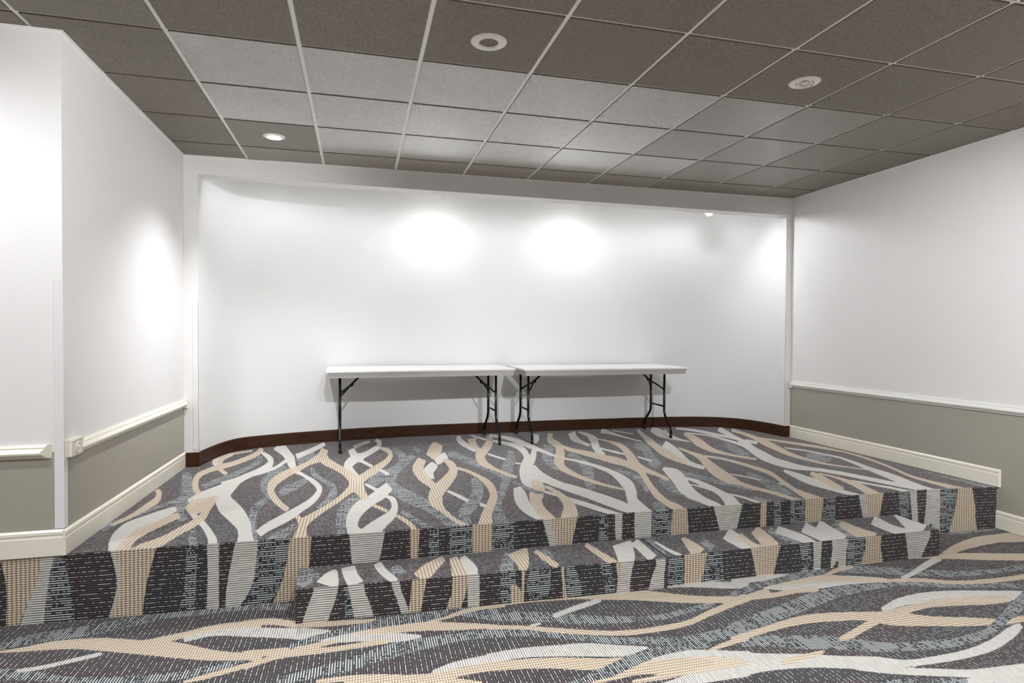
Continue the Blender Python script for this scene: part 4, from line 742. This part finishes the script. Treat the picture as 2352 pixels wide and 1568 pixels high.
# stage: ribbons run front to back, carpet folds down over the front edge
stage = empty('stage_platform', (3.65, YS, 0))
tag(stage, 'low carpeted stage platform filling the recess in front of the alcove, with patterned front face', 'stage')
def front(x, y):
    """the front edge comes forward a little at the right wall"""
    d = -.070*np.clip((x-6.05)/.54, 0, 1)**1.4
    return y + d*np.clip(1-(y-YS)/.9, 0, 1)
ox, oy = stage.location.x, stage.location.y
XE = XR - .004
# the top is cut to the room: its back edge follows the alcove curve
def back_y(x): return np.where((x > .842) & (x < 6.527), np.interp(x, CX, CY), YH) - .002
STX = np.unique(np.concatenate([np.linspace(XL, XE, 420), [.841, .8425, .85, .87, .89, .92, 6.40, 6.45, 6.48, 6.505, 6.52, 6.5265, 6.528]]))
st = carpet_patch('stage_top', STX, rib_samples(YS, 3.748), lambda x,y: (x-ox, front(x, np.minimum(y, np.maximum(back_y(x), YS)))-oy, stage_z(x,y)), lambda x,y: (y, x), RIB['stage'], (0,0,1), stage)
def drop(x): return stage_z(np.maximum(x, XL), np.full_like(x, YS)) - floor_z(x)
sr = carpet_patch('stage_riser', np.linspace(XO, XE, 640), rib_samples(YS-ZS, YS), lambda x,w: (x-ox, front(x, np.full_like(x, YS))-oy, floor_z(x) + drop(x)*(w-YS+ZS)/ZS),
                  lambda x,w: (w, x), RIB['riser'], (0,-1,0), stage, pat=lambda x,w: (x, floor_z(x) + drop(x)*(w-YS+ZS)/ZS))

# two carpeted step boxes
def step(name, x0, x1, yf0, yf1, yb, h, tread, riser, label, rz=0.0):
    root = empty(name, ((x0+x1)/2, (yf0+yf1)/2, 0))
    tag(root, label, 'step', 'carpeted step boxes below the stage')
    o = np.array(root.location)
    xx = lambda s: x0 + (x1-x0)*s
    yf = lambda s: yf0 + (yf1-yf0)*s
    fz = lambda s: floor_z(xx(s))
    XX = np.linspace(x0, x1, 170); ym = min(yf0, yf1)
    L = lambda x: (x-x0)/(x1-x0)
    YY = rib_samples(ym, yb)
    carpet_patch('step_tread', XX, YY, lambda x,y: (x-o[0], yf(L(x)) + (yb-yf(L(x)))*(y-ym)/(yb-ym) - o[1], np.full_like(x, h)),
                 lambda x,y: (y, x), tread, (0,0,1), root)
    carpet_patch('step_riser', XX, rib_samples(ym-h, ym), lambda x,w: (x-o[0], yf(L(x))-o[1], floor_z(x) + (h-floor_z(x))*(w-ym+h)/h),
                 lambda x,w: (w, x), riser, (0,-1,0), root, pat=lambda x,w: (x, floor_z(x) + (h-floor_z(x))*(w-ym+h)/h))
    for xe, ye, nx in ((x0, yf0, -1), (x1, yf1, 1)):
        carpet_patch('step_end', np.linspace(ye, yb, 26), rib_samples(0, h), lambda y,z: (np.full_like(y, xe-o[0]), y-o[1], z + floor_z(np.full_like(y, xe))*(1-z/h)),
                     lambda y,z: (z, y), [], (nx,0,0), root)
    return root
step('step_box', 1.824, 3.803, .480, .408, YS-.003, .170, RIB['tread_a'], RIB['riser_a'],
     'left carpeted step box below the stage, pale grey wedges at its left end')
step('step_box', 3.812, 5.765, .428, .425, YS-.003, .170, RIB['tread_b'], RIB['riser_b'],
     'right carpeted step box below the stage, ending short of the right wall')

# ------------------------------------------------------------------ ceiling
cm = MB(); tones = []; roughs = []
P = .61; hb = .012; up = .007
def inside(x0, x1, y0, y1):
    """clip a tile to the L-shaped room; returns list of rectangles"""
    out = []
    for (a, b, c, d) in ((XO, XR, YO, YW), (XL, XR, YW, YH)):
        q = (max(x0,a), min(x1,b), max(y0,c), min(y1,d))
        if q[1]-q[0] > .002 and q[3]-q[2] > .002: out.append(q)
    return out
rt = random.Random(5)
for i in range(int(XO/P)-1, 12):
    for j in range(int(YO/P)-1, 6):
        tone = rt.random(); g = .20 + .06*rt.random()
        if j < 1: g = .55 + .1*rt.random()
        if i < 2: g = .50 + .08*rt.random()
        if i == 2 and j == 3: g = .45
        if i >= 7: g = max(g, .30 + .06*(i-7) + .05*rt.random())
        if j >= 4: g = max(g, .36)
        for (x0,x1,y0,y1) in inside(i*P+hb, i*P+P-hb, j*P+hb, j*P+P-hb):
            d = .006      # tiles hang a little below the bars
            q = [(x0,y0),(x1,y0),(x1,y1),(x0,y1)]
            cm.add([(x,y,CZ-d) for x,y in q], [(0,1,2,3)]); tones.append(tone); roughs.append(g)
            for k in range(4):
                if (k in (1,3) and abs((x1,0,0,x0)[0 if k==1 else 3] - (XR if k==1 else XL)) < .001): continue
                (xa,ya),(xb,yb_) = q[k], q[(k+1)%4]
                cm.add([(xa,ya,CZ-d),(xb,yb_,CZ-d),(xb,yb_,CZ+.004),(xa,ya,CZ+.004)], [(3,2,1,0)]); tones.append(.2); roughs.append(.7)
nt = len(cm.f)
cm.add([(.6,YH-.02,CZ+up+.004),(6.8,YH-.02,CZ+up+.004),(6.8,3.95,CZ+up+.004),(.6,3.95,CZ+up+.004)], [(0,1,2,3)], 1)
me = bpy.data.meshes.new('ceiling')
me.from_pydata(cm.v, [], [f[::-1] for f in cm.f])
me.materials.append(TILE); me.materials.append(WALL)
me.polygons.foreach_set('material_index', cm.m)
for nm, vals in (('tile_tone', tones), ('tile_rough', roughs)):
    at = me.attributes.new(nm, 'FLOAT', 'FACE')
    at.data.foreach_set('value', np.array(vals + [.5]*(len(cm.f)-nt), np.float32))
ceil = bpy.data.objects.new('ceiling', me); COL.objects.link(ceil)
tag(ceil, 'suspended ceiling of square grey brown tiles', None, None, 'structure')
g = MB()
w = .0125
for i in range(int(XO/P)-1, 12):
    x = i*P
    if x < XO or x > XR: continue
    g.box((x-w, YO, CZ), (x+w, YH if x > XL else YW, CZ+.012))
for j in range(int(YO/P)-1, 5):
    y = j*P
    if y < YO: continue
    g.box((XL if y > YW else XO, y-w*.8, CZ+.0015), (XR, y+w*.8, CZ+.012))
g.box((XL, YW, CZ-.012), (XL+.009, YH, CZ+.012)); g.box((XR-.006, YO, CZ-.011), (XR, YH, CZ+.012))
g.box((XO, YW-.006, CZ-.011), (XL+.009, YW, CZ+.012)); g.box((XL, YH-.006, CZ-.011), (XR, YH, CZ+.012))
gr = g.build('ceiling_grid', TBAR, ceil, recalc=False); gr['label'] = 'white metal ceiling grid bars'

# ------------------------------------------------------------------ walls
ZT = CZ + .03
def two_tone(name, quads, zlow, zsplit, label, mats=(WALL, TAUPE)):
    """quads: list of plan segments ((x,y),(x,y)); outer thickness comes from the box list"""
    m = MB()
    for (x0,y0,x1,y1) in quads:
        m.box((x0,y0,zlow), (x1,y1,zsplit), 1)
        m.box((x0,y0,zsplit), (x1,y1,ZT), 0)
    o = m.build(name, mats, recalc=False)
    return tag(o, label, None, None, 'structure')
two_tone('wall_left', [(XL-.10, YW, XL, YH+.02)], ZS-.02, .845, 'white wall left of the stage with a taupe lower band')
two_tone('wall_front', [(XO, YW, XL-.10, YW+.10)], ZS-.0, .85, 'white wall at far left facing the room with a taupe lower band')
two_tone('wall_right', [(XR, YO, XR+.10, YH+1.2)], -.02, .89, 'white wall right of the stage with a taupe lower band')
two_tone('wall_rear', [(XO-.1, YO-.1, XR+.1, YO)], -.02, .85, 'white wall behind the camera')
two_tone('wall_side', [(XO-.1, YO, XO, YW)], -.02, .85, 'white wall at the far left of the room')

def offs(path, d):
    T = np.gradient(path, axis=0); T /= np.linalg.norm(T, axis=1)[:,None]
    N = np.stack([T[:,1], -T[:,0]], 1)     # towards the stage
    return N
N = offs(crv, 0)
m = MB()
vs = []; fs = []
for (x,y) in crv: vs += [(x,y,ZS+.02), (x,y,ZT)]
for i in range(len(crv)-1): fs.append((2*i, 2*i+2, 2*i+3, 2*i+1))
m.add(vs, fs, 0, True)
vs2 = []
for (x,y),n in zip(crv, N): vs2 += [(x-n[0]*.06,y-n[1]*.06,ZS+.02), (x-n[0]*.06,y-n[1]*.06,ZT)]
m.add(vs2, [f[::-1] for f in fs], 0, True)
wb = m.build('wall_back', ALCOVE, recalc=False)
tag(wb, 'white curved back wall of the stage alcove', None, None, 'structure')

# beam and narrow jambs framing the alcove
m = MB()
xs = np.linspace(XL, XR, 60)
zb = lambda x: 2.722 - .031*(x-XL)/(XR-XL)
vs = []
for k, x in enumerate(xs):
    z = zb(x); wob = .0025*math.sin(k*1.3) + .0018*math.sin(k*.47)
    yb = 2.945 + .006*math.sin(k*.8)
    vs += [(x,YH,ZT),(x,YH,z),(x,yb,z+wob-.004),(x,yb,ZT)]
fs = []
for k in range(len(xs)-1):
    for q in range(3):
        fs.append((4*k+q, 4*k+q+1, 4*k+q+5, 4*k+q+4))
m.add(vs, fs)
m.box((XL, YH+.001, ZS+.02), (.842, YH+.06, 2.75)); m.box((6.527, YH+.001, ZS+.02), (XR, YH+.06, 2.72))
wh = m.build('wall_header', WALL)
tag(wh, 'white beam and narrow jambs framing the alcove opening', None, None, 'structure')

# ------------------------------------------------------------------ baseboards, chair rails, corner guards
def base_prof(h, th=.013):
    return [(0,0),(th,0),(th,h*.70),(th*.80,h*.73),(th*.80,h*.80),(th*1.02,h*.83),(th*.95,h*.93),(th*.35,h),(0,h)]
RAIL = [(0,0),(.010,0),(.010,.008),(.017,.011),(.017,.017),(.028,.024),(.030,.034),(.020,.052),(.015,.058),(.017,.062),(.013,.069),(.010,.076),(0,.076)]
def rail_prof(h, k=1.0): return [(d*k, z*h/.076) for d, z in RAIL]

m = MB()
m.sweep(base_prof(.124), [(XL, YS-.012, .341), (XL, YH, .311)], [(1,0),(1,0)])
tag(m.build('baseboard_left', CREAM), 'cream moulded baseboard on the wall left of the stage', None, None, 'structure')
m = MB()
m.sweep(base_prof(.124), [(XO, YW, .342), (XL, YW, .342)], [(0,-1),(0,-1)], mitre1=-1.0)
tag(m.build('baseboard_front', CREAM), 'cream moulded baseboard at far left above the stage front', None, None, 'structure')
m = MB()
m.sweep(base_prof(.126), [(XR, .652, .335), (XR, YH, .331)], [(-1,0),(-1,0)], mitre0=.6)
tag(m.build('baseboard_right', CREAM), 'cream moulded baseboard on the right wall above the stage', None, None, 'structure')
m = MB()
m.sweep(base_prof(.128), [(XR, YO, .036), (XR, .676, .036)], [(-1,0),(-1,0)])
tag(m.build('baseboard_lower', CREAM), 'cream baseboard on the right wall at floor level', None, None, 'structure')
m = MB()
bp = [(.0,0),(.011,0),(.011,.112),(.008,.120),(0,.120)]
pth = [(.742,YH),(.842,YH)]
full = [(x,y) for x,y in crv]
path = [(.7365,2.8085,ZS)] + [(.843,2.8085,ZS)] + [(x,y,ZS) for x,y in full[1:-1]] + [(6.526,2.8085,ZS)] + [(6.596,2.8085,ZS)]
nn = [(0,-1)] + [(.7,-.9)] + [tuple(n) for n in N[1:-1]] + [(-.7,-.9)] + [(0,-1)]
path = [(p[0],p[1],float(stage_z(np.array(p[0]),np.array(p[1])))-.002) for p in path]
m.sweep(bp, path, nn)
tag(m.build('baseboard_back', WOOD), 'dark brown wood base around the curved alcove wall', None, None, 'structure')

def rosette(m, c, n, up=(0,0,1), r=.028):
    """concentric raised rings on a block face; n is the face normal"""
    z = Vector(n); x = Vector(up).cross(z).normalized(); y = z.cross(x)
    M = Matrix((x, y, z)).transposed()
    m.lathe([(r,0),(r,.003),(r*.86,.006),(r*.72,.003),(r*.55,.001),(r*.42,.004),(r*.2,.0075),(.0005,.008)], 24, 0, M, c)
# left wall rail with its rosette block
m = MB(); m.sweep(rail_prof(.062, 1.05), [(XL, .885, .812), (XL, 2.790, .806)], [(1,0),(1,0)])
r1 = m.build('trim_1', CREAM); tag(r1, 'cream chair rail on the wall left of the stage', None, None, 'structure')
m = MB(); m.box((XL, .764, .812), (XL+.030, .888, .898)); 
m.box((XL, .762, .884), (XL+.033, .890, .894))
rosette(m, (XL+.030, .828, .850), (1,0,0), r=.030)
m.build('rosette_block', CREAM, r1, bevel=.002)
m = MB(); m.box((XL, 2.780, .798), (XL+.030, 2.8085, .876))
m.build('end_block', CREAM, r1, bevel=.003)
# far left rail with a mitred return
m = MB(); m.sweep(rail_prof(.066, 1.25), [(XO, YW, .816), (.686, YW, .816)], [(0,-1),(0,-1)], mitre1=1.0)
tag(m.build('trim_2', CREAM), 'cream chair rail at far left ending in a mitred return', None, None, 'structure')
# right wall rail
m = MB(); m.sweep(rail_prof(.064, .85), [(XR, YO, .872), (XR, 2.776, .866)], [(-1,0),(-1,0)])
r3 = m.build('trim_3', RAILW); tag(r3, 'white chair rail on the right wall', None, None, 'structure')
m = MB(); m.box((XR-.028, 2.772, .858), (XR, 2.808, .932)); rosette(m, (XR-.028, 2.79, .895), (-1,0,0), r=.014)
m.build('end_block', RAILW, r3, bevel=.002)
# corner guards
m = MB(); a = .0025
m.box((.697, YW-a, .470), (XL+a, YW, 1.681)); m.box((XL, YW-a, .470), (XL+a, YW+.036, 1.681))
tag(m.build('trim_4', GUARD, bevel=.001), 'white corner guard on the outer corner at far left', None, None, 'structure')
m = MB()
m.box((.803, YH-a, .452), (.844, YH+.001, 1.682)); m.box((.842, YH-a, .452), (.842+a+.002, YH+.038, 1.682))
tag(m.build('trim_5', GUARD), 'white corner guard on the left alcove jamb', None, None, 'structure')
m = MB()
m.box((6.525, YH-a, .452), (6.566, YH+.001, 1.682)); m.box((6.522, YH-a, .452), (6.527, YH+.038, 1.682))
tag(m.build('trim_6', GUARD), 'white corner guard on the right alcove jamb', None, None, 'structure')

# ------------------------------------------------------------------ folding tables
def rrect(x0, x1, y0, y1, r, n=5):
    out = []
    for cx, cy, a0 in ((x1-r,y1-r,0),(x0+r,y1-r,90),(x0+r,y0+r,180),(x1-r,y0+r,270)):
        for k in range(n+1):
            a = math.radians(a0 + 90*k/n); out.append((cx+r*math.cos(a), cy+r*math.sin(a)))
    return out
def loft(m, rings, mat=0, cap0=True, cap1=True):
    n = len(rings[0]); vs = [p for r in rings for p in r]; fs = []
    for i in range(len(rings)-1):
        for k in range(n): fs.append((i*n+k, i*n+(k+1)%n, (i+1)*n+(k+1)%n, (i+1)*n+k))
    if cap0: fs.append(tuple(range(n))[::-1])
    if cap1: fs.append(tuple((len(rings)-1)*n+k for k in range(n)))
    m.add(vs, fs, mat)
def table(x, y, rz, L, D, H, fa, fb, label):
    root = empty('folding_table', (x, y, ZS+.001), rz)
    tag(root, label, 'table', 'white folding tables on the stage')
    hx, hy = L/2, D/2
    m = MB(); z0, z1 = H-.020, H
    R = [[(px,py,z) for px,py in rrect(-hx+e, hx-e, -hy+e, hy-e, .012)] for z,e in ((z0,.002),(z0+.003,0),(z1-.004,0),(z1-.001,.0015),(z1,.005))]
    loft(m, R); m.build('tabletop', TTOP, root)
    # apron: four tapered boards under the top
    m = MB(); t = .018; zt, zb_ = z0-.0005, H-.068; i0, i1 = .010, .020
    out = [[(px,py,z) for px,py in rrect(-hx+i, hx-i, -hy+i, hy-i, .006, 2)] for z,i in ((zt,i0),(zb_,i1))]
    inn = [[(px,py,z) for px,py in rrect(-hx+i, hx-i, -hy+i, hy-i, .006, 2)] for z,i in ((zb_,i1+t),(zt,i1+t))]
    loft(m, out + inn, 0, False, False)
    m.build('apron', TAPRON, root)
    for fx, sgn in ((fa, 1), (fb, -1)):
        for ys in (-1, 1):
            zt = H-.022
            pts = [(fx, ys*.152, zt), (fx, ys*.153, .30), (fx, ys*.155, .255), (fx, ys*.180, .210), (fx, ys*.275, .125), (fx, ys*.297, .095), (fx, ys*.300, .07), (fx, ys*.300, .003)]
            m = MB(); m.tube(pts, .0125, 14)
            leg = m.build('leg', TUBE, root)
            m = MB(); m.tube([(fx, ys*.300, .0), (fx, ys*.300, .045)], .0145, 14)
            m.build('foot_cap', RUBBER, leg)
        m = MB(); m.tube([(fx, -.15, .315), (fx, .15, .315)], .0095, 12)
        m.build('crossbar', TUBE, root)
        m = MB(); m.tube([(fx, -.152, H-.026), (fx, .152, H-.026)], .011, 12)
        m.build('hinge_bar', TUBE, root)
        # folding brace: a stem from under the top that forks to both legs
        jx = fx + sgn*.095
        m = MB()
        m.tube([(fx+sgn*.30, 0, H-.024), (fx+sgn*.19, 0, H-.072), (jx, 0, .585)], .0105, 12)
        m.tube([(jx+sgn*.03, 0, .602), (jx-sgn*.005, -.012, .580), (jx-sgn*.04, -.085, .548), (fx+sgn*.006, -.150, .500)], .009, 10)
        m.tube([(jx+sgn*.03, 0, .602), (jx-sgn*.005, .012, .580), (jx-sgn*.04, .085, .548), (fx+sgn*.006, .150, .500)], .009, 10)
        m.tube([(jx+sgn*.012, -.020, .590), (jx+sgn*.012, .020, .590)], .015, 12)
        m.build('brace', TUBE, root)
    return root
table(2.712, 3.326, math.radians(2.2), 1.765, .72, .751, -.762, .738, 'left one of two white folding tables with black legs against the alcove wall')
table(4.580, 3.335, math.radians(-.4), 1.775, .74, .744, -.790, .730, 'right one of two white folding tables, with black legs, nearer the right wall')

# ------------------------------------------------------------------ recessed ceiling lights
def can_light(x, y, label, lit=None, eyeball=False, r=.090):
    root = empty('recessed_light', (x, y, CZ-.006))
    tag(root, label, 'ceiling light', 'recessed ceiling lights')
    m = MB(); h = .048
    m.lathe([(r,.006),(r,0),(r*.97,-.0035),(r*.80,-.007),(h+.008,-.009),(h,-.007),(h,.012)], 56)
    m.build('trim_ring', LAMPW, root, recalc=False)
    if eyeball:
        m = MB(); M = Matrix.Rotation(math.radians(-16), 3, 'X') @ Matrix.Rotation(math.radians(14), 3, 'Y')
        pr = [(.052*math.sin(a), -.052*math.cos(a)+.030) for a in np.linspace(.62, 1.75, 14)]
        pr = [(.026,-.004),(.029,-.0115)] + pr
        m.lathe(pr, 40, 0, M); m.build('eyeball', LAMPW, root, recalc=False)
        m = MB(); m.lathe([(.0005,-.005),(.015,-.005),(.027,-.003),(.028,.02)], 30, 0, M); m.build('lens', LAMPW, root, recalc=False)
        m = MB(); m.lathe([(.0005,0),(.004,0),(.004,-.003),(.0005,-.003)], 10, 0, None, (.052,.004,-.0075)); m.build('screw', BLACK, root)
    elif lit:
        m = MB(); m.lathe([(.0005,-.010),(.03,-.0095),(h*.97,-.005)], 40); m.build('lens', lit, root, recalc=False)
    else:
        m = MB(); m.lathe([(h,.012),(h*.99,.016),(h*.95,.05),(h*.9,.11),(.0005,.112)], 40); m.build('baffle', BLACK, root, recalc=False)
        m = MB(); m.lathe([(h*.985,.010),(h*.93,.014),(h*.985,.018)], 40); m.build('lip', TAPRON, root, recalc=False)
        m = MB(); m.lathe([(.0005,.028),(.016,.029),(.028,.034),(.0315,.042),(.030,.055),(.02,.09)], 32); m.build('bulb', GLASSB, root, recalc=False)
    return root
HOT = emitter('lit_lens', (1.0, .99, .96), 22.0)
HOTB = emitter('lit_bulb', (1.0, .99, .96), 30.0)
can_light(2.747, .325, 'unlit round recessed light with a dark open centre, nearest the top of the photo')
can_light(4.597, .316, 'round white recessed light with a swivelled eyeball in the ceiling at right', None, True, .085)
can_light(1.517, 2.139, 'lit recessed light glowing in the ceiling at left by the alcove', HOT, False, .078)

# ------------------------------------------------------------------ spotlights behind the alcove beam
def spot(x, y, z, aim, label, bulb):
    root = empty('spotlight', (x, y, z)); tag(root, label, 'spotlight', 'spotlights behind the alcove beam')
    d = Vector(aim).normalized()
    M = d.to_track_quat('Z', 'Y').to_matrix()
    m = MB(); m.lathe([(.0005,-.060),(.02,-.058),(.036,-.045),(.044,-.02),(.046,.015),(.046,.034),(.042,.034),(.040,.015)], 36, 0, M)
    m.build('housing', LAMPW, root, recalc=False)
    m = MB(); m.lathe([(.0005,.030),(.02,.028),(.034,.022),(.040,.012)], 30, 0, M); m.build('bulb', bulb, root, recalc=False)
    m = MB(); m.tube([(0,0,.03),(0,0,CZ-z-.012)], .008, 12); m.build('stem', LAMPW, root)
    m = MB(); m.lathe([(.05,CZ-z+.009),(.05,CZ-z-.012),(.045,CZ-z-.018),(.0005,CZ-z-.018)], 32); m.build('canopy', LAMPW, root, recalc=False)
    return Vector((x,y,z)) + d*.055
SP = [spot(2.905, 3.18, 2.768, (0,.75,-.45), 'left one of the three spotlights under the alcove ceiling', HOTB),
      spot(4.372, 3.18, 2.786, (.05,.75,-.45), 'middle one of the three spotlights under the alcove ceiling', HOTB),
      spot(5.835, 3.18, 2.772, (-.35,-.62,-.62), 'glowing spotlight at right under the alcove ceiling, its bulb in view', HOTB)]
def lamp(kind, name, loc, power, col=(1,.985,.96), size=.05, aim=None, cone=None, blend=.6):
    d = bpy.data.lights.new(name, kind); d.energy = power; d.color = col
    if kind in ('POINT','SPOT'): d.shadow_soft_size = size
    if kind == 'SPOT': d.spot_size = math.radians(cone); d.spot_blend = blend
    if kind == 'AREA': d.shape = 'DISK'; d.size = size
    o = bpy.data.objects.new(name, d); COL.objects.link(o); o.location = loc
    if aim is not None: o.rotation_euler = Vector(aim).to_track_quat('-Z','Y').to_euler()
    return o
EXPOSURE = 0.80
WHITE = (.975, .985, 1.0)
for p in SP[:2]:
    lamp('SPOT', 'spot_lamp', p, 10.5, WHITE, size=.03, aim=(0,.25,-.95), cone=172, blend=.9)
lamp('SPOT', 'spot_lamp', SP[2], 24, WHITE, size=.03, aim=(.2,-.62,-.65), cone=150, blend=1.0)
for x, pw in ((1.45, 5), (2.2, 6), (3.65, 7.5), (5.1, 6.5), (5.70, 7)):  # unseen lamps behind the beam, added to light the alcove wall evenly
    lamp('SPOT', 'alcove_fill', (x, 3.0, CZ-.01), pw, WHITE, size=.05, aim=(0,0,-1), cone=176, blend=.5)
lamp('SPOT', 'downlight_lamp', (1.517, 2.139, CZ-.03), 120, WHITE, size=.045, aim=(0,0,-1), cone=116, blend=1.0)
# recessed lights over the floor, out of the picture
for x, y, pw in ((.9, -1.40, 175), (2.745, -1.40, 170), (4.597, -1.4, 140), (6.1, -1.4, 35)):
    lamp('SPOT', 'downlight_lamp', (x, y, CZ-.03), pw, WHITE, size=.05, aim=(0,0,-1), cone=125, blend=1.0)
for x in (.9, 2.745, 4.597, 6.1):
    lamp('SPOT', 'downlight_lamp', (x, -3.7, CZ-.03), 70, WHITE, size=.05, aim=(0,0,-1), cone=160, blend=1.0)
lamp('SPOT', 'downlight_lamp', (-.33, -.29, CZ-.03), 66, WHITE, size=.05, aim=(0,0,-1), cone=176, blend=.5)
# unseen narrow spots, added to brighten the side walls and the alcove
def added_wash(x, y, to, pw, cone):
    a = Vector(to) - Vector((x, y, CZ-.03))
    lamp('SPOT', 'added_wash_lamp', (x, y, CZ-.03), pw, WHITE, size=.05, aim=a, cone=cone, blend=1.0)
added_wash(4.597, -1.52, (6.6, 1.1, 1.35), 260, 62)
added_wash(2.745, -1.52, (.74, 1.7, 2.2), 230, 62)
added_wash(2.2, -1.52, (2.6, 3.7, .35), 240, 46)
added_wash(4.0, -1.52, (4.3, 3.7, .35), 240, 46)

# ------------------------------------------------------------------ world, camera, view
wd = bpy.data.worlds.new('room_world'); SC.world = wd; wd.use_nodes = True
wd.node_tree.nodes['Background'].inputs[0].default_value = (.9, .92, 1, 1)
wd.node_tree.nodes['Background'].inputs[1].default_value = 0.02
cam = bpy.data.cameras.new('camera'); co = bpy.data.objects.new('camera', cam); COL.objects.link(co)
cam.sensor_fit = 'HORIZONTAL'; cam.sensor_width = 36.0; cam.lens = 1361.18/2352*36
yaw, pitch, roll = .2539, -.015, .0048
f = Vector((math.sin(yaw)*math.cos(pitch), math.cos(yaw)*math.cos(pitch), math.sin(pitch)))
r = Vector((math.cos(yaw), -math.sin(yaw), 0)); u = r.cross(f)
r2 = r*math.cos(roll) + u*math.sin(roll); u2 = u*math.cos(roll) - r*math.sin(roll)
M = Matrix((r2, u2, -f)).transposed().to_4x4(); M.translation = (2.1204, -2.5757, 1.4314)
co.matrix_world = M; cam.clip_start = .05
SC.camera = co
vs_ = SC.view_settings
SC.display_settings.display_device = 'sRGB'
vs_.view_transform = 'Standard'; vs_.look = 'None'; vs_.gamma = 1.0; vs_.use_curve_mapping = False
vs_.exposure = EXPOSURE
